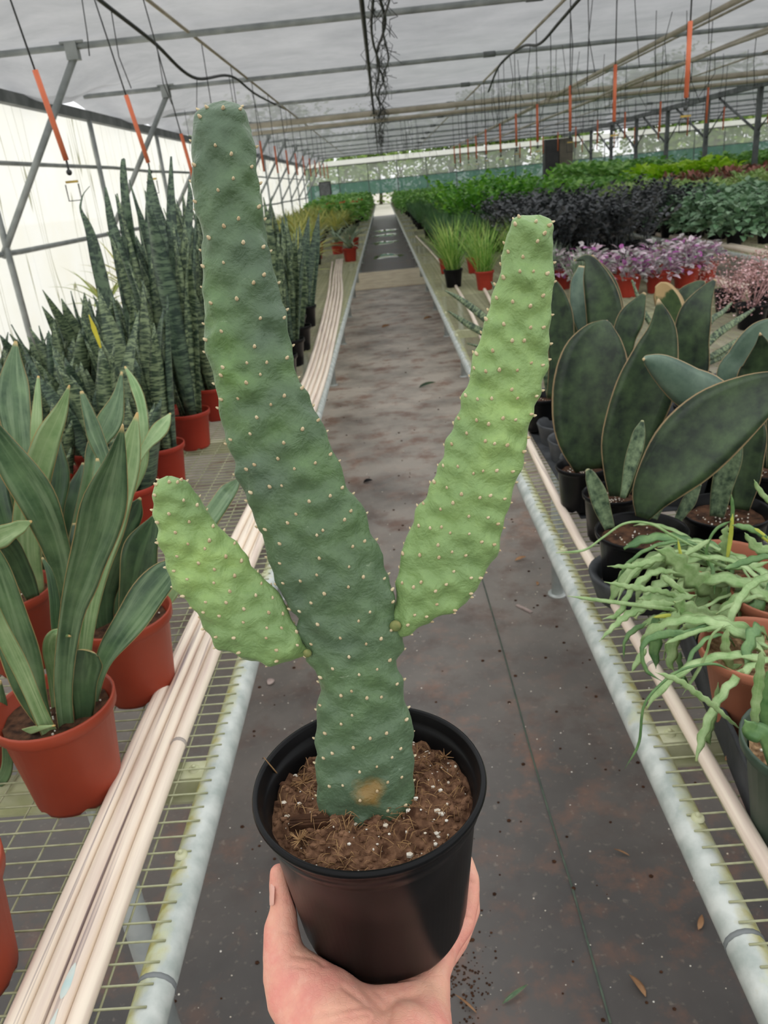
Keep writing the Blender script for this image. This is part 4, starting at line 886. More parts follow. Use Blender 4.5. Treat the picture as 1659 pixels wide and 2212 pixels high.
wl('A', [(1316, 1140, 11), (1294, 1075, 19), (1277, 1030, 13), (1268, 1014, 5)], 'whale_spot', dy=-.04, cup=.5)
wl('A', [(1412, 1120, 8), (1430, 1080, 10), (1452, 1050, 3)], 'whale_spot', dy=.03, cup=.5)
wl('A', [(1460, 1130, 7), (1490, 1080, 14), (1512, 1045, 4)], 'whale_spot', dy=.04, cup=.5)
wl('E', [(1195, 860, 14), (1211, 780, 26), (1211, 700, 28), (1203, 640, 20), (1192, 598, 3)])
wl('E', [(1200, 860, 10), (1233, 740, 14), (1252, 690, 20), (1262, 655, 16), (1270, 630, 4)], 'whale_brown', dy=.1)
wl('E', [(1190, 860, 8), (1183, 780, 14), (1186, 700, 10), (1184, 640, 2)], 'whale_spot', dy=.02)
# extra dark leaves filling the block behind
for k, (x, y) in enumerate(((.62, 2.0), (.70, 1.78), (.92, 1.72), (1.12, 1.9), (1.15, 1.65), (1.25, 2.2), (.60, 2.5), (.95, 2.65), (1.35, 2.0))):
    t = root_at('whale_fin_plant', 'small whale fin sansevieria with short paddle leaves inside the tray block', 'plant', x, y, 'small whale fin plants', z=ZB + TZ); add_pot(t, 'black', .062, .105, taper=.78, lip=.008); rg = random.Random(k)
    for i in range(3):
        mb = MB(); grow_leaf(mb, (rg.uniform(-.02, .02), rg.uniform(-.02, .02), .085), rg.uniform(0, 6.28), math.radians(rg.uniform(62, 86)), rg.uniform(.14, .24), rg.uniform(.03, .045), -.1, oval, 10, 7, rg.uniform(-1, 1), .004, .3); mb.build('leaf', M[rg.choice(['whale', 'whale_spot'])], t)
# trays: plate with round cups
def tray(label, x0, y0, nx, ny, pitch=.158, R=.072):
    t = thing('carry_tray', label, 'tray', (x0, y0, ZB + .0006)); mb = MB()
    mb.box((-.082, -.082, .0), ((nx - 1) * pitch + .082, (ny - 1) * pitch + .082, .004))
    mb.build('base', M['tray'], t, False)
    for i in range(nx):
        for j in range(ny):
            mb = MB(); mb.lathe([(R * .86, .004), (R * .92, .03), (R, .062), (R + .006, .066), (R + .008, .062), (R + .004, .05), (R * .95, .004)], 28, (i * pitch, j * pitch, 0)); mb.build('cup', M['tray'], t)
    for i in range(nx):
        for j in range(ny):
            mb = MB(); x, y = i * pitch + pitch / 2, j * pitch
            if i < nx - 1: mb.box((x - .022, y - .006, .035), (x + .022, y + .006, .062))
            if j < ny - 1: mb.box((i * pitch - .006, y + pitch / 2 - .022, .035), (i * pitch + .006, y + pitch / 2 + .022, .062))
            if mb.n: mb.build('web', M['tray'], t, False)
xa, ya = WH['A'][1], WH['A'][2]
tray('black moulded tray with cups under the broadest whale fin leaf', .478, 1.72, 5, 6)
mb = MB()
for key in ('A', 'B', 'G'):
    t, x, y = WH[key]; mb = MB(); mb.lathe([(.062, .001), (.07, .02), (.078, .05), (.088, .054), (.093, .052), (.092, .045), (.078, .001)], 32, (0, 0, -TZ)); mb.build('drip_ring', M['tray'], t)

# fishbone cacti in terracotta pots
def fish(root, pts, Y0, lean=0., mat='fish', wob=.5, wl_=None, n=46, ph=0.0, thick=.0026, twist=0.):
    q = catmull(pts, n); tt = np.linspace(0, 1, n); cen = np.array([at_y(a[0], a[1], Y0 + lean * t_) for a, t_ in zip(q, tt)]); D = np.array([proj(c)[2] for c in cen])
    hw = q[:, 2] * D / F; L = np.concatenate([[0], np.cumsum(np.linalg.norm(np.diff(cen, axis=0), axis=1))]); per = wl_ or max(.016, 1.6 * hw.max())
    saw = lambda s_: np.abs(((s_ / per) % 1.0) * 2 - 1) ** 1.3
    taper_ = np.clip(np.minimum(tt, 1 - tt) * 9, .25, 1)
    hl_ = hw * (1 - wob * saw(L + ph)) * taper_; hr_ = hw * (1 - wob * saw(L + per / 2 + ph)) * taper_
    vd = np.array([nrm(CAM - c) for c in cen]); T, sd, no = frames(cen, vd)
    if twist: cw, sw = math.cos(twist), math.sin(twist); sd2 = sd * cw + no * sw; no = no * cw - sd * sw; sd = sd2
    mb = MB(); ribbon(mb, loc(cen, root), sd, no, hr_, thick, .1, 5, hwl=hl_); mb.build('stem', M[mat], root)
def c6(*p): return [(1100 + a * .337, 1050 + b * .337, w_) for a, b, w_ in p]
xf, yf = rim_at(1640, 1395, .135, .01); FP1 = root_at('fishbone_cactus', 'fishbone cactus trailing over the bench edge from a dusty terracotta pot', 'cactus', xf, yf, z=ZB + .01); add_pot(FP1, 'terra2', .076, .135, soil='soil_grit', taper=.58, lip=.012)
xg, yg = rim_at(1570, 1205, .125, .01); FP2 = root_at('fishbone_cactus', 'fishbone cactus with a broad pale lobed stem in the terracotta pot behind', 'cactus', xg, yg, z=ZB + .01); add_pot(FP2, 'terra2', .072, .125, soil='soil_grit', taper=.7, lip=.012)
xh, yh = rim_at(1690, 1280, .125, .01); FP3 = root_at('fishbone_cactus', 'fishbone cactus with thin upright stems at the bench interior', 'cactus', xh, yh, z=ZB + .01); add_pot(FP3, 'terra2', .072, .125, soil='soil_grit', taper=.7, lip=.012)
xk, yk = rim_at(1768, 1600, .13, .006); FP4 = root_at('leaf_cactus', 'flat-stemmed cactus in a dark green pot of gritty soil', 'cactus', xk, yk, z=ZB + .0006); add_pot(FP4, 'dkgreenpot', .082, .135, soil='soil_grit', taper=.7, lip=.012)
yb = yg - .05
fish(FP2, c6((1470, 780, 9), (1330, 690, 24), (1200, 600, 32), (1110, 520, 28), (1030, 440, 20), (935, 402, 5)), yb - .02, -.06, wl_=.034, wob=.55)
fish(FP2, c6((1060, 480, 6), (980, 462, 8), (800, 510, 8), (630, 515, 3)), yb - .05, -.05)
fish(FP2, c6((1120, 740, 6), (1000, 680, 8), (800, 650, 8), (610, 615, 4)), yb - .07, -.05)
fish(FP2, c6((1130, 800, 5), (960, 780, 5), (640, 740, 5), (375, 705, 3)), yb - .09, -.05, wob=.2)
fish(FP2, c6((1100, 560, 6), (960, 545, 9), (850, 600, 9), (760, 700, 8), (700, 820, 8), (600, 852, 4)), yb - .06, -.07, wl_=.02)
fish(FP2, c6((1100, 760, 7), (900, 760, 14), (770, 820, 11), (680, 890, 8), (575, 998, 3)), yb - .09, -.06)
fish(FP2, c6((1200, 700, 7), (1050, 720, 17), (930, 720, 16), (830, 720, 7)), yb - .07, -.03, wl_=.02)
fish(FP2, c6((1400, 870, 8), (1290, 830, 17), (1190, 800, 18), (1100, 770, 22), (1060, 740, 8)), yb - .08, -.05, wl_=.03)
fish(FP2, c6((1500, 840, 10), (1420, 800, 20), (1340, 800, 18), (1290, 830, 7)), yb - .05, -.02, 'fish', wl_=.03)
fish(FP2, c6((1260, 430, 3), (1050, 320, 3), (900, 240, 2.8), (740, 240, 2.6), (600, 330, 2.4), (480, 410, 2.6), (300, 428, 4)), yb + .0, -.02, wob=.05)
fish(FP2, c6((1180, 640, 2.5), (1110, 480, 4), (1080, 340, 2)), yb - .04, 0, 'fish_yellow', wob=.1)
fish(FP2, c6((1090, 830, 3), (1000, 832, 5), (920, 842, 2)), yb - .11, 0, 'fish_yellow', wob=.1)
fish(FP2, c6((1130, 690, 5), (1040, 620, 8), (980, 575, 6)), yb - .09, 0, 'fish', wob=.2)
fish(FP2, c6((1290, 340, 4), (1200, 400, 6), (1110, 450, 3)), yb - .02, 0, 'fish', wob=.1)
fish(FP2, c6((1280, 520, 3), (1262, 430, 3), (1290, 330, 3), (1340, 265, 3.4), (1420, 225, 3)), yb - .01, 0, 'fish_dark', wob=.1)
fish(FP2, c6((1400, 520, 6), (1380, 400, 13), (1385, 300, 10), (1400, 250, 3)), yb + .01, .0, wl_=.012, wob=.6)
fish(FP2, c6((1400, 500, 3), (1420, 300, 4), (1432, 160, 4), (1424, 55, 3)), yb, 0, 'fish_dark', wob=.1)
fish(FP2, c6((1395, 480, 3), (1418, 330, 5), (1432, 180, 3)), yb - .01, 0, 'fish_yellow', wob=.1)
fish(FP2, c6((1110, 430, 4), (1250, 460, 4), (1400, 520, 4), (1540, 520, 5), (1680, 480, 5)), yb - .02, 0, 'fish', wob=.2)
fish(FP2, c6((1680, 600, 8), (1560, 620, 11), (1450, 600, 12), (1370, 620, 11), (1290, 650, 5)), yb - .04, 0, wl_=.03)
fish(FP3, c6((1740, 150, 4), (1659, 90, 6), (1600, 20, 6), (1570, -40, 2)), yh, 0, 'fish', wob=.25)
fish(FP3, c6((1760, 420, 5), (1640, 330, 6), (1570, 270, 5)), yh, 0, 'fish_yellow', wob=.1)
fish(FP3, c6((1720, 420, 6), (1600, 400, 15), (1540, 340, 8), (1510, 300, 3)), yh - .02, 0, 'fish', wob=.4)
fish(FP3, c6((1700, 440, 6), (1560, 470, 9), (1440, 510, 7), (1380, 530, 3)), yh - .03, 0, 'fish_dark', wob=.3)
fish(FP3, c6((1430, 250, 4), (1520, 265, 8), (1600, 300, 7), (1680, 360, 4)), yh - .0, 0, 'fish_dark', wob=.3)
y1 = yf - .02
fish(FP1, c6((1420, 1180, 3), (1300, 1140, 3), (1100, 1180, 3), (950, 1290, 3), (860, 1420, 3), (830, 1650, 3), (740, 1812, 2)), y1 - .05, -.03, 'fish_dark', wob=.08)
fish(FP1, c6((1490, 1565, 4), (1400, 1490, 5), (1300, 1400, 8), (1200, 1330, 9), (1110, 1260, 8), (1020, 1220, 7), (940, 1195, 3)), y1 - .09, -.03, 'fish', wob=.45)
fish(FP1, c6((1420, 890, 5), (1300, 880, 5), (1150, 940, 8), (1000, 950, 11), (890, 985, 8), (850, 1060, 5), (880, 1180, 5), (980, 1252, 3)), y1 + .05, -.05, 'fish_dark', wob=.3)
fish(FP1, c6((1420, 890, 5), (1250, 920, 5), (1100, 970, 6), (1000, 1010, 3)), y1 + .03, -.03, 'fish', wob=.2)
fish(FP1, c6((1400, 900, 4), (1385, 1000, 10), (1395, 1100, 12), (1430, 1160, 9), (1500, 1140, 3)), y1, 0, 'fish', wob=.3)
fish(FP1, c6((1380, 890, 3), (1300, 960, 3), (1260, 1080, 3), (1200, 1200, 4), (1110, 1340, 2)), y1 - .02, 0, 'fish', wob=.15)
fish(FP2, c6((1090, 790, 9), (1060, 860, 17), (1055, 950, 15), (1045, 1050, 17), (1030, 1130, 10), (1060, 1190, 4)), yb - .12, -.02, 'fish', wl_=.03, wob=.45)
fish(FP2, c6((960, 830, 8), (930, 900, 16), (930, 980, 18), (935, 1080, 12), (940, 1170, 3)), yb - .10, -.02, 'fish_dark', wl_=.03, wob=.4)
fish(FP2, c6((880, 880, 5), (790, 930, 7), (740, 1000, 4), (735, 1110, 2)), yb - .10, -.02, 'fish_dark', wob=.3)
fish(FP2, c6((880, 1040, 5), (830, 1110, 8), (785, 1190, 3)), yb - .14, -.02, 'fish', wob=.3)
fish(FP2, c6((1100, 1060, 4), (1090, 1110, 7), (1110, 1200, 5), (1160, 1300, 2)), yb - .10, 0, 'fish_dark', wob=.4)
fish(FP1, c6((1340, 1260, 4), (1330, 1380, 9), (1290, 1500, 12), (1270, 1600, 9), (1290, 1660, 3)), y1 - .01, 0, 'fish', wob=.2)
fish(FP1, c6((1640, 1120, 4), (1590, 1040, 5), (1520, 1050, 3)), y1 + .02, 0, 'fish', wob=.2)
def wild(root, base, az, L, wd, mat, el=.6, curl=-2.0, wob=.5, per=.03, sd=0):
    n = 40; p = np.array(base, float); P_ = [p.copy()]; rg = random.Random(sd); da = rg.uniform(-.8, .8)
    for k in range(n - 1):
        t_ = k / (n - 1); e_ = el + curl * t_; a_ = az + da * t_; p = p + L / (n - 1) * np.array([math.cos(a_) * math.cos(e_), math.sin(a_) * math.cos(e_), math.sin(e_)]); p[2] = max(p[2], .012); P_.append(p.copy())
    cen = np.array(P_); S_ = np.linspace(0, L, n); saw = np.abs(((S_ / per) % 1) * 2 - 1) ** 1.3; saw2 = np.abs(((S_ / per + .5) % 1) * 2 - 1) ** 1.3
    tp = np.clip(np.minimum(np.linspace(0, 1, n), 1 - np.linspace(0, 1, n)) * 8, .3, 1)
    T, sd_, no = frames(cen, np.array([math.sin(sd) * .5, -.45, .85])); mb = MB(); ribbon(mb, cen, sd_, no, wd * (1 - wob * saw) * tp, .0024, .1, 5, hwl=wd * (1 - wob * saw2) * tp); mb.build('stem', M[mat], root)
rgw = random.Random(11)
for root, hgt, n_, a0, a1 in ((FP2, .115, 26, 2.2, 5.2), (FP3, .115, 16, 1.5, 5.0), (FP1, .125, 8, 2.4, 4.2)):
    for k in range(n_):
        a_ = rgw.uniform(a0, a1); wild(root, (rgw.uniform(-.03, .03), rgw.uniform(-.03, .03), hgt), a_, rgw.uniform(.10, .24), rgw.choice([.004, .007, .011, .014]), rgw.choice(['fish', 'fish', 'fish_dark']), rgw.uniform(.2, 1.2), -rgw.uniform(1.2, 2.6), rgw.uniform(.3, .6), rgw.uniform(.02, .034), k)
yq = yk - .03
fish(FP4, c6((1730, 1900, 10), (1680, 1700, 18), (1640, 1600, 22), (1560, 1560, 24), (1510, 1500, 10)), yq, 0, 'fish_dark', wob=.2, wl_=.06)
fish(FP4, c6((1570, 1580, 8), (1580, 1400, 11), (1600, 1250, 12), (1612, 1120, 9), (1618, 1050, 3)), yq + .02, 0, 'fish', wob=.3)
fish(FP4, c6((1660, 1600, 8), (1640, 1450, 16), (1650, 1280, 14), (1680, 1160, 4)), yq + .03, 0, 'fish_dark', wob=.4)
fish(FP1, c6((1560, 1420, 5), (1540, 1300, 10), (1490, 1220, 9), (1500, 1170, 3)), y1 - .03, 0, 'fish', wob=.25)
def flat_tray(label, x0, x1, y0, y1, hgt=.05):
    t = thing('nursery_tray', label, 'tray', ((x0 + x1) / 2, (y0 + y1) / 2, ZB + .0006)); wx, wy = (x1 - x0) / 2, (y1 - y0) / 2
    mb = MB(); mb.box((-wx, -wy, 0), (wx, wy, .003)); mb.build('base', M['tray'], t, False)
    for a, b in (((-wx, -wy), (-wx + .003, wy)), ((wx - .003, -wy), (wx, wy)), ((-wx, -wy), (wx, -wy + .003)), ((-wx, wy - .003), (wx, wy))):
        mb = MB(); mb.box((a[0], a[1], .003), (b[0], b[1], hgt)); mb.build('side', M['tray'], t, False)
    mb = MB(); ring = [(-wx, -wy, hgt), (wx, -wy, hgt), (wx, wy, hgt), (-wx, wy, hgt), (-wx, -wy, hgt)]; mb.tube(ring, .004, 6); mb.build('rim', M['tray'], t)
flat_tray('black square tray under the terracotta fishbone pots', .41, .90, .64, 1.24, .06)
bpy.data.objects['nursery_tray'].rotation_euler[2] = -.13
bpy.data.objects['nursery_tray'].location = (.662, .955, ZB + .0006)

# ------------------------------------------------------------------ massed plants farther off: shared foliage, one thing each
def f_grass(sd, n=150, hgt=.30, spread=.9, wd=.0028):
    rg = random.Random(sd); mb = MB()
    for k in range(n):
        a = rg.uniform(0, 6.28); el = math.radians(rg.uniform(48, 88)); L = hgt * rg.uniform(.6, 1.15)
        grow_leaf(mb, (rg.uniform(-.03, .03), rg.uniform(-.03, .03), .0), a, el, L, wd, -rg.uniform(.2, spread), strapp, 6, 2, flat=True, cup=0, c=rg.random())
    return mb
def f_zz(sd, n=9, hgt=.42, lw=.017, ll=.06):
    rg = random.Random(sd); mb = MB()
    for k in range(n):
        a = rg.uniform(0, 6.28); el = math.radians(rg.uniform(55, 85)); L = hgt * rg.uniform(.7, 1.1)
        P = grow_leaf(mb, (rg.uniform(-.03, .03), rg.uniform(-.03, .03), 0), a, el, L, .005, -rg.uniform(.1, .8), strapp, 12, 2, flat=True, cup=0)
        for i in range(3, 12):
            T = nrm(P[i] - P[i - 1]); 
            for sgn in (-1, 1):
                az = math.atan2(T[1], T[0]) + sgn * rg.uniform(.8, 1.3); grow_leaf(mb, P[i], az, rg.uniform(.2, .9), ll * rg.uniform(.8, 1.15), lw, -.3, oval, 4, 3, rg.uniform(-.4, .4), flat=True, c=rg.random())
    return mb
def f_heap(sd, n=150, R=.11, hgt=.20, ll=.06, lw=.022, prof=oval, low=-.3, hi=.9, nn=4):
    rg = random.Random(sd); mb = MB()
    for k in range(n):
        u = rg.random(); a = rg.uniform(0, 6.28); ph = math.acos(rg.uniform(-.05, 1)); r = rg.uniform(.55, 1) ** .5
        p = (R * r * math.sin(ph) * math.cos(a), R * r * math.sin(ph) * math.sin(a), hgt * r * math.cos(ph))
        grow_leaf(mb, p, a + rg.uniform(-.8, .8), rg.uniform(low, hi), ll * rg.uniform(.7, 1.2), lw * rg.uniform(.8, 1.2), -rg.uniform(.2, .9), prof, nn, 3, rg.uniform(-.5, .5), flat=True, c=rg.random(), fold=.1)
    for k in range(8):
        a = rg.uniform(0, 6.28); mb.tube([(0, 0, -.01), (R * .5 * math.cos(a), R * .5 * math.sin(a), hgt * .6)], .0018, 4)
    return mb
def f_rosette(sd, n=22, L=.26, wd=.014):
    rg = random.Random(sd); mb = MB()
    for k in range(n): grow_leaf(mb, (0, 0, 0), k * 2.4 + rg.uniform(-.2, .2), math.radians(rg.uniform(35, 82)), L * rg.uniform(.7, 1.1), wd, -rg.uniform(.5, 1.6), strapp, 8, 3, flat=True, c=rg.random(), fold=.25)
    return mb
FM = {}
def fol(key, mat, fn, *a, **k):
    FM[key] = [fn(sd, *a, **k).mesh('foliage', M[mat]) for sd in (1, 2, 3)]
fol('grass', 'grass', f_grass); fol('finedark', 'fine_dark', f_grass, 120, .24, .5, .003)
fol('zzd', 'zz_dark', f_zz); fol('zzg', 'zz_green', f_zz, 9, .52, .021, .08); fol('satin', 'satin', f_heap, 170, .14, .22, .062, .022)
fol('pale', 'pale', f_heap, 130, .13, .22, .07, .018, low=.1, hi=1.3); fol('trad', 'trad', f_heap, 170, .115, .15, .055, .014, low=-.2, hi=.8)
fol('fluff', 'fluff', f_heap, 620, .15, .16, .013, .0048, low=-.4, hi=1.0, nn=3); fol('copper', 'copper', f_heap, 110, .15, .24, .10, .02, low=.2, hi=1.3)
fol('neon', 'neon', f_heap, 120, .17, .24, .10, .035); fol('gen', 'generic', f_heap, 130, .16, .26, .09, .03); fol('olive', 'olive', f_rosette, 40, .36, .012)
fol('brom', 'brom', f_rosette, 20, .26, .013); fol('flow', 'flower', f_heap, 30, .09, .02, .03, .012); fol('spiky', 'brom', f_grass, 140, .17, .3, .004); fol('zeyfar', 'olive', f_rosette, 16, .5, .016)
SMALLP = {}
def mass(key, name, label, group, spots, potmat='black', R=.07, hg=.11, sc=1.0, z=None, extra=None):
    pm_, sm_, _ = pot_meshes(potmat, R, hg)
    for i, (x, y) in enumerate(spots):
        t = root_at(name, label, 'plant', x, y, group); t.rotation_euler[2] = rng.uniform(0, 6.28)
        put('pot', pm_, t)
        if y < 8: put('soil', sm_, t)
        f = put('foliage', FM[key][i % 3], t, (0, 0, hg - .02), kind='stuff'); k_ = sc * rng.uniform(.88, 1.12); f.scale = (k_, k_, k_ * rng.uniform(.92, 1.1))
        if extra: e_ = put('bloom', FM[extra][i % 3], t, (0, 0, hg + .25 * sc), kind='stuff')
def gridspots(x0, x1, y0, y1, d, jit=.03):
    out = []; y = y0; r = 0
    while y <= y1:
        x = x0 + (d / 2 if r % 2 else 0)
        while x <= x1: out.append((x + rng.normal(0, jit * .5), y + rng.normal(0, jit * .5))); x += d
        y += d * .9; r += 1
    return out
q1 = at_z(982, 622, ZB); q2 = at_z(1050, 628, ZB)
mass('grass', 'grassy_plant', 'fine grassy plant in a black pot beside the aisle', None, [(q1[0], q1[1] + .06)], 'black', .075, .13, 1.35)
mass('grass', 'grassy_plant', 'fine grassy plant in a red pot next to the black-potted one', None, [(q2[0], q2[1] + .06)], 'redpot', .07, .13, 1.45)
mass('grass', 'grassy_plant', 'fine grassy plant in a red pot hidden behind the cactus branch', 'grassy plants behind the cactus', [(.93, 6.05), (1.0, 6.5), (.72, 6.75), (.5, 6.9)], 'redpot', .07, .13, 1.0)
mass('finedark', 'rushy_plant', 'dark rush-like plant in a black pot behind the grassy pots', 'dark rush-like plants', gridspots(.62, 1.25, 8.3, 11.6, .22), 'black', .07, .12, 1.2)
mass('trad', 'pink_tradescantia', 'pink and purple variegated tradescantia spilling from a red pot', 'pink tradescantias', [(1.22, 4.95), (1.42, 4.78), (1.62, 4.82), (1.82, 4.92), (1.98, 5.05), (1.30, 5.25), (1.52, 5.2), (1.74, 5.22), (1.95, 5.35), (1.14, 5.35)], 'redpot', .085, .12, 1.05)
mass('fluff', 'tiny_leaved_plant', 'tiny-leaved dusty pink plant mounded over a black pot', 'dusty pink mounded plants', [(1.78, 3.72), (1.98, 3.78), (1.88, 4.02), (2.03, 4.2), (1.70, 4.0), (1.62, 3.55), (1.92, 3.5)], 'black', .075, .11, 1.15)
mass('spiky', 'grey_spiky_plant', 'grey spiky plant in a black pot by the pink tradescantias', 'grey spiky plants', [(1.02, 5.25), (1.12, 5.6), (1.15, 4.8), (1.0, 5.75)], 'black', .07, .11, 1.2)
mass('zzd', 'dark_zz_plant', 'near-black glossy ZZ plant in the dark block', 'near-black ZZ plants', gridspots(1.18, 2.06, 6.5, 9.6, .22) + gridspots(2.82, 3.1, 8.2, 9.6, .22), 'black', .075, .12, .98)
mass('zzg', 'green_zz_plant', 'glossy bright green ZZ plant behind the near-black ones', 'green ZZ plants', gridspots(1.0, 2.06, 9.9, 13.2, .28), 'black', .08, .13, 1.1)
mass('satin', 'satin_vine', 'silvery green satin vine in the block across the aisle', 'silvery vines', gridspots(2.95, 4.45, 6.9, 9.9, .25), 'black', .075, .12, 1.25)
mass('pale', 'pale_leaved_plant', 'pale green narrow-leaved plant behind the silvery vines', 'pale green plants', gridspots(3.3, 4.45, 10.2, 12.6, .28), 'black', .075, .12, 1.3)
mass('copper', 'coppery_plant', 'coppery brown leaved plant on the third bench', 'coppery plants', gridspots(5.25, 6.9, 13.4, 15.4, .36), 'black', .09, .12, 1.25)
mass('pale', 'pale_leaved_plant', 'pale green narrow-leaved plant in front of the coppery ones', 'pale plants before the coppery ones', gridspots(5.25, 6.9, 11.2, 13.0, .34), 'black', .08, .12, 1.3)
mass('neon', 'lime_plant', 'lime green leafy plant in the bright band by the posts', 'lime green plants', gridspots(5.3, 6.9, 16.2, 17.8, .36), 'black', .09, .12, 1.85)
mass('gen', 'leafy_plant', 'mid green leafy plant on the third bench beyond the lime ones', 'leafy plants on the third bench', gridspots(5.3, 6.9, 18.5, 25, .55), 'black', .09, .12, 2.3)
mass('gen', 'leafy_plant', 'mid green leafy plant on the second bench beyond the pale ones', 'leafy plants on the second bench', gridspots(2.95, 4.45, 13, 24, .55), 'black', .09, .12, 1.45)
mass('gen', 'leafy_plant', 'mid green leafy plant on the bench behind the braced posts', 'leafy plants behind the posts', gridspots(9.4, 10.9, 14.5, 25, .6), 'black', .09, .12, 1.9)
mass('gen', 'leafy_plant', 'mid green leafy plant on the outer bench', 'leafy plants on the outer bench', gridspots(11.9, 13.4, 17, 27, .7), 'black', .09, .12, 2.0)
mass('finedark', 'rushy_plant', 'dark rush-like plant far down the whale fin bench', 'far rush-like plants', gridspots(.6, 2.0, 13.8, 20, .5), 'black', .08, .11, 1.1)
mass('gen', 'leafy_plant', 'low leafy plant near the far end of the whale fin bench', 'low far plants right of the aisle', gridspots(.6, 2.0, 20.5, 35, .8), 'black', .09, .11, 1.25)
q3 = at_z(757, 566, ZB)
mass('brom', 'bromeliad', 'grey-green arching bromeliad in the red pot standing past the pipe ends', None, [(q3[0], q3[1] + .08)], 'redpot', .085, .14, 1.25)
mass('brom', 'bromeliad', 'grey-green arching bromeliad in a red pot behind the first', 'bromeliads in red pots', [(-.62, 10.2), (-.85, 9.7), (-.44, 10.8), (-.9, 10.6)], 'redpot', .085, .14, 1.3)
mass('zeyfar', 'yellow_edged_sansevieria', 'yellowish sword-leaved sansevieria on the far part of the left bench', 'yellowish sansevierias', gridspots(-2.0, -.65, 5.6, 9.2, .34) + gridspots(-2.0, -.9, 10.9, 13, .4), 'black', .08, .12, .95)
mass('olive', 'olive_plant', 'olive arching plant toward the far end of the left bench', 'olive arching plants', gridspots(-2.0, -.55, 13.4, 22, .6), 'black', .08, .12, 1.2)
mass('gen', 'flowering_plant', 'leafy plant with red orange blooms on the far left bench', 'blooming plants', [(-.6, 17.0), (-.85, 18), (-.55, 19.2), (-1.1, 17.4)], 'black', .09, .12, 1.4, extra='flow')
mass('gen', 'leafy_plant', 'low leafy plant near the far end of the left bench', 'low far plants left of the aisle', gridspots(-2.0, -.6, 23, 35, .9), 'black', .09, .11, 1.6)
mass('gen', 'flowering_plant', 'leafy plant with red orange blooms on the far right bench', 'blooming plants at right', [(1.6, 22), (3.1, 24.5)], 'black', .09, .12, 1.4, extra='flow')
# cylindrical sansevierias lying in fans
for lab, pts_list, Y0, X0 in (('starry cylindrical sansevieria spreading spotted spikes over the aisle-side pipe', [[(1100, 780, 9), (1060, 730, 11), (1010, 700, 9), (968, 672, 2)], [(1100, 740, 8), (1050, 690, 11), (1000, 650, 8), (962, 628, 2)], [(1110, 760, 8), (1050, 752, 6), (1010, 742, 2)], [(1120, 740, 8), (1090, 660, 10), (1062, 610, 2)]], 3.05, .55),
        ('starry cylindrical sansevieria with banded spikes fanning before the pale pipes', [[(1490, 790, 8), (1540, 730, 11), (1590, 694, 9), (1628, 668, 3)], [(1490, 790, 8), (1530, 700, 9), (1560, 675, 7), (1580, 655, 3)], [(1495, 800, 8), (1560, 770, 9), (1630, 745, 3)], [(1490, 780, 7), (1440, 690, 8), (1430, 620, 3)], [(1485, 780, 7), (1400, 690, 8), (1365, 605, 3)], [(1500, 790, 8), (1580, 745, 9), (1626, 712, 3)]], 2.9, 1.1)):
    t = root_at('cylindrical_sansevieria', lab, 'plant', at_y(*pts_list[0][0][:2], Y0)[0], Y0); add_pot(t, 'black', .06, .10, perl=False)
    for pts in pts_list: trace_leaf([(a, b, c_ * .75) for a, b, c_ in pts], Y0, t, M['zey'], .1, .3, .016, name='spike')

# ------------------------------------------------------------------ things hung from the roof
def dropper(label, group, x, y, ztop=2.70, zo=2.02, L=.36, tilt=(0, 0), head=True):
    t = thing('mist_dropper', label, 'sprinkler', (x, y, ztop), group); tx, ty = tilt
    p = lambda f: (tx * f, ty * f, -f * (ztop - zo + L))
    fw_ = (ztop - zo) / (ztop - zo + L)
    mb = MB(); mb.tube([p(0), p(fw_ * .5), p(fw_)], .0045, 5); mb.build('feed_tube', M['cable'], t)
    mb = MB(); mb.tube([p(fw_), p((1 + fw_) / 2), p(1)], .013, 8); mb.build('weight_sleeve', M['orange'], t)
    if head:
        e = np.array(p(1)); mb = MB(); mb.tube([e, e + [0, 0, -.05]], .005, 6); mb.ball(e + [0, 0, -.05], .014, 8, 5); mb.build('nozzle', M['cable'], t)
        mb = MB(); mb.box(tuple(e + [-.025, -.006, -.095]), tuple(e + [.03, .006, -.085])); mb.build('deflector', M['brass'], t, False)
        mb = MB(); mb.tube([e + [-.03, 0, -.10], e + [-.03, 0, -.17], e + [.03, 0, -.17], e + [.03, 0, -.10]], .003, 5); mb.build('bridge', M['cable'], t)
for X_, lab in ((1.71, 'thin grey feed pipe carrying the droppers over the whale fin bench'), (-1.5, 'thin grey feed pipe carrying the droppers over the left bench'), (3.75, 'thin grey feed pipe over the silvery vine bench'), (6.0, 'thin grey feed pipe over the coppery plants')):
    mb = MB(); mb.tube([(X_, 3.0, 2.715), (X_, 20, 2.715), (X_, 39, 2.715)], .014, 6); tag(mb.build('feed_pipe', M['beige_pipe']), lab, 'pipe')
GD = 'mist droppers along the whale fin bench'
for k in range(11): dropper('orange-sleeved mist dropper hanging over the whale fin bench', GD, 1.70 + .01 * (k % 3), 4.75 + 1.45 * k, zo=2.04 - .02 * (k % 2))
q = at_y(28, 150, 3.75); dropper('orange-sleeved mist dropper tilted in front of the first roof brace', None, q[0], 3.75, 2.72, q[2], .36, (.10, .1))
q = at_y(232, 206, 4.95); dropper('orange-sleeved mist dropper tilted in front of the slim wall post', None, q[0], 4.95, 2.72, q[2], .36, (.13, .1))
q = at_y(362, 290, 6.2); dropper('orange-sleeved mist dropper hanging beside the tallest sansevieria tips', None, q[0], 6.2, 2.72, q[2], .40, (.12, .1))
for k in range(12): dropper('orange-sleeved mist dropper hanging far along the left bench', 'far left mist droppers', -1.5, 8 + 1.45 * k, zo=2.05, head=False)
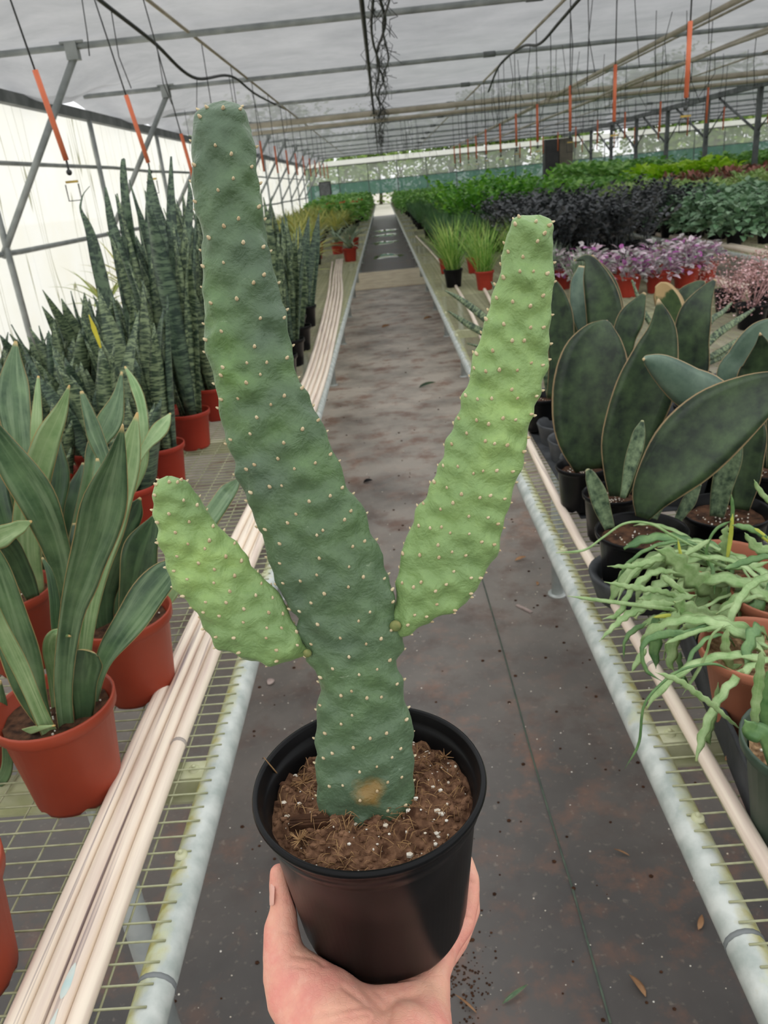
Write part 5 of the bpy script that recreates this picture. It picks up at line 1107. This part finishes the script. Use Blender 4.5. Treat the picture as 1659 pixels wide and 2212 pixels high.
for k in range(10): dropper('orange-sleeved mist dropper hanging over the silvery vine bench', 'mist droppers over the vine bench', 3.75, 8.2 + 1.6 * k, zo=2.06, head=False)
for k in range(9): dropper('orange-sleeved mist dropper hanging over the coppery plants', 'mist droppers over the third bench', 6.0, 11.5 + 1.7 * k, zo=2.08, head=False)
def hose(label, pts, r=.011, mat='cable', drops=0, dz=.35):
    t = thing('irrigation_hose', label, 'hose'); P = catmull(pts, 50); mb = MB(); mb.tube(P, r, 7); mb.build('tube', M[mat], t)
    for k in range(drops):
        p = P[int((k + .5) * len(P) / drops)]; mb = MB(); mb.tube([p, p + [rng.normal(0, .03), rng.normal(0, .03), -dz * .5], p + [rng.normal(0, .05), rng.normal(0, .05), -dz * rng.uniform(.7, 1.2)]], .0035, 4); mb.build('drop_line', M['cable'], t)
hose('thick black hose sagging under the shade cloth toward the cactus tip', [at_x(x, y, -1.55) for x, y in ((150, -60), (215, 0), (330, 90), (420, 168), (500, 165), (560, 208), (642, 248))], .014, drops=7, dz=.5)
hose('black hose winding down from the roof above the whale fin bench', [at_x(x, y, 1.55) for x, y in ((1290, -40), (1250, 0), (1210, 46), (1165, 95), (1128, 101), (1080, 140), (1055, 198))], .013, 'cable', 6, .5)
hose('pale hose looped along the roof over the second bench', [at_x(x, y, 3.5) for x, y in ((1700, 55), (1560, 105), (1500, 130), (1380, 170), (1290, 210))], .016, 'beige_pipe', 5, .4)
for k, (x, lab, r) in enumerate(((-.03, 'straight black main hose of the bundle above the aisle', .02), (.055, 'slack black hose weaving through the bundle above the aisle', .011), (.10, 'twisted black hose on the bundle edge above the aisle', .012), (.145, 'thin olive hose loose beside the bundle above the aisle', .008))):
    yy = np.linspace(5.4, 36, 40); wv_ = (0, .03, .04, .03)[k]
    P = np.stack([x + wv_ * np.sin(yy * (1.1 + .3 * k) + k) + .0 * yy, yy, 2.60 - .05 * (k % 2) - wv_ * np.abs(np.sin(yy * .9 + k))], -1)
    t = thing('irrigation_hose', lab, 'hose'); mb = MB(); mb.tube(catmull(P, 160), r, 7); mb.build('tube', M['cable'], t)
    mb = MB()
    for q in range(70 if k else 30):
        y = rng.uniform(5.6, 26); a = np.array([x + rng.normal(0, .03), y, 2.60]); mb.tube([a, a + [rng.normal(0, .05), rng.normal(0, .25), -.06], a + [rng.normal(0, .06), rng.normal(0, .35), -rng.uniform(.05, .22)]], .0028, 4)
    mb.build('drip_line', M['cable'], t, kind='stuff')
for k, (x, y0_, lab) in enumerate(((2.3, 7.6, 'cluster of thin hanging drip lines over the first cross aisle'), (4.6, 9.0, 'cluster of thin hanging drip lines over the second aisle'), (7.4, 9.5, 'cluster of thin hanging drip lines near the bay posts'), (.9, 17, 'cluster of thin hanging drip lines far over the rush-like plants'), (-2.6, 12, 'cluster of thin hanging drip lines by the side wall'))):
    t = thing('drip_lines', lab, 'drip lines', (x, y0_, 2.68)); mb = MB()
    for q in range(34):
        a = np.array([rng.normal(0, .5), rng.uniform(0, 14), 0]); ln = rng.uniform(.3, .75); mb.tube([a, a + [rng.normal(0, .02), rng.normal(0, .03), -ln * .5], a + [rng.normal(0, .03), rng.normal(0, .05), -ln]], .0035, 4)
    mb.build('line', M['cable'], t, kind='stuff')

# ------------------------------------------------------------------ floor litter and puddles
def scrap(label, cat, name, px, py, L, wd, ang, mat, curl=.6, z=0.0):
    q = at_z(px, py, z + .001); mb = MB(); grow_leaf(mb, (0, 0, .002), ang, .25, L, wd, -.5 * curl, oval, 7, 5, .4, .0012, .6); tag(mb.build(name, M[mat], loc=(q[0], q[1], z + .001)), label, cat)
scrap('curled tan dead leaf on the black floor near the bench rail', 'leaf', 'dead_leaf', 1395, 2155, .045, .008, 2.0, 'leaf_dead')
scrap('pointed tan dead leaf on the black floor by the rail', 'leaf', 'dead_leaf', 1508, 2010, .035, .006, 1.0, 'leaf_dead')
scrap('thin brown leaf sliver on the dark floor patch', 'leaf', 'dead_leaf', 1360, 1850, .035, .003, 2.6, 'leaf_dead')
scrap('brown dead leaf lying below the bench leg', 'leaf', 'dead_leaf', 1112, 1212, .05, .007, .3, 'leaf_dead')
scrap('small orange leaf fragment close to the bench leg foot', 'leaf', 'dead_leaf', 1160, 1265, .022, .006, 1.3, 'leaf_dead')
scrap('olive fallen leaf lying across the middle of the aisle', 'leaf', 'fallen_leaf', 905, 838, .14, .016, .35, 'strap_deep')
scrap('small tan leaf bit far along the aisle floor', 'leaf', 'dead_leaf', 915, 690, .10, .02, .1, 'leaf_dead')
scrap('small orange leaf bit in the middle of the aisle', 'leaf', 'dead_leaf', 825, 708, .09, .02, .4, 'leaf_dead')
scrap('brown leaf scrap lying on the mesh between pipe and tray', 'leaf', 'dead_leaf', 1565, 1645, .02, .004, .4, 'leaf_dead', z=ZB)
scrap('green plant scrap lying on the floor by the hand', 'leaf', 'fallen_leaf', 1085, 2170, .06, .004, .5, 'strap')
scrap('pale twig lying on the floor below the hand', 'twig', 'twig', 1030, 2190, .05, .003, 2.4, 'leaf_dead')
scrap('pale flake on the floor beside the cactus trunk', 'leaf', 'dead_leaf', 578, 1480, .028, .011, .8, 'chip')
scrap('small black clip lying on the floor of the aisle', 'clip', 'plastic_clip', 785, 1043, .05, .012, .1, 'black')
q = at_z(1132, 1315, .002); mb = MB(); mb.box((-.035, -.006, 0), (.035, .006, .003)); o = mb.build('wood_splinter', M['chip'], smooth=False, loc=tuple(q)); o.rotation_euler[2] = -.95; tag(o, 'flat grey wood splinter lying on the floor under the rail', 'splinter')
mb = MB()
for k in range(520):
    y = .35 + abs(rng.normal(0, 1)) * 2.2; x = rng.uniform(-.62, .66); s_ = rng.uniform(.0006, .0022) * (1 + .15 * y); mb.ball((x, y, s_ * .5), (s_, s_ * rng.uniform(.6, 1), s_ * .6), 5, 3)
tag(mb.build('perlite_specks', M['perlite'], smooth=False, kind='stuff'), 'white perlite specks scattered over the black floor', 'specks')
mb = MB()
for k in range(340):
    y = .35 + abs(rng.normal(0, 1)) * 2.5; x = rng.uniform(-.62, .66); s_ = rng.uniform(.001, .0045) * (1 + .12 * y); mb.ball((x, y, s_ * .3), (s_ * 1.2, s_, s_ * .5), 5, 3)
for k in range(160):
    p = at_z(1010 + rng.normal(0, 30), 2120 + rng.normal(0, 60), 0); s_ = rng.uniform(.001, .003); mb.ball((p[0], p[1], s_ * .3), (s_ * 1.2, s_, s_ * .5), 5, 3)
tag(mb.build('soil_crumbs', M['bark'], smooth=False, kind='stuff'), 'brown soil crumbs strewn over the black floor', 'crumbs')
for px, py, r, lab in ((838, 553, .34, 'ring-shaped puddle just beyond the concrete strip'), (830, 524, .36, 'puddle catching the daylight past the ring-shaped one'), (834, 508, .40, 'bright puddle in the middle of the far aisle'), (836, 498, .42, 'long puddle nearest the bright doorway')):
    q = at_z(px, py, .0); a = np.linspace(0, 2 * math.pi, 28, endpoint=False); rr = r * (1 + .18 * np.sin(3 * a + px) + .1 * np.sin(5 * a)); mb = MB()
    mb.grid(np.stack([np.stack([f * rr * np.cos(a), f * 1.6 * rr * np.sin(a), np.full(28, zz)], -1) for f, zz in ((.01, .0025), (.9, .0025), (1, .0002))]), True); tag(mb.build('puddle', M['water'], loc=(q[0], q[1], 0)), lab, 'puddle')

# ------------------------------------------------------------------ trees outside the far wall
def tree_mesh(sd, n=1500):
    rg = random.Random(sd); mb = MB(); cl = [(rg.uniform(-1.6, 1.6), rg.uniform(-1.2, 1.2), rg.uniform(1.2, 5.2), rg.uniform(.7, 1.3)) for _ in range(13)]
    for k in range(n):
        cx_, cy_, cz_, r = cl[k % 13]; a = rg.uniform(0, 6.28); ph = math.acos(rg.uniform(-1, 1)); rr = r * rg.uniform(.6, 1) 
        grow_leaf(mb, (cx_ + rr * math.sin(ph) * math.cos(a), cy_ + rr * math.sin(ph) * math.sin(a), cz_ + rr * math.cos(ph)), a, rg.uniform(-.6, .6), .34, .12, -.5, oval, 3, 3, rg.uniform(-.8, .8), flat=True, c=rg.random())
    tb = MB(); tb.tube(catmull([(0, 0, 0), (.1, 0, 1.4), (-.1, .1, 3.4)], 10), np.linspace(.16, .05, 10), 8)
    for cx_, cy_, cz_, r in cl[:6]: tb.tube([(0, 0, 1.5), (cx_ * .6, cy_ * .6, cz_ * .8), (cx_, cy_, cz_)], [.06, .04, .02], 6)
    return mb.mesh('crown', M['tree_leaf']), tb.mesh('trunk', M['trunk'])
TM = [tree_mesh(s_) for s_ in (5, 6, 7)]
for k in range(26):
    x = -9 + k * 1.5 + rng.uniform(-.4, .4); y = 49 + rng.uniform(0, 8) + (3 if -3 < x < 5 else 0); 
    if -2.0 < x < 2.4 and y < 60: y = 66
    t = thing('garden_tree', 'leafy green tree standing outside beyond the hazy far wall', 'tree', (x, y, -.06), 'trees outside the far wall', rng.uniform(0, 6.28)); a, b = TM[k % 3]; put('crown', a, t, kind='stuff'); put('trunk', b, t)
    t.scale = (1, 1, rng.uniform(.85, 1.2))
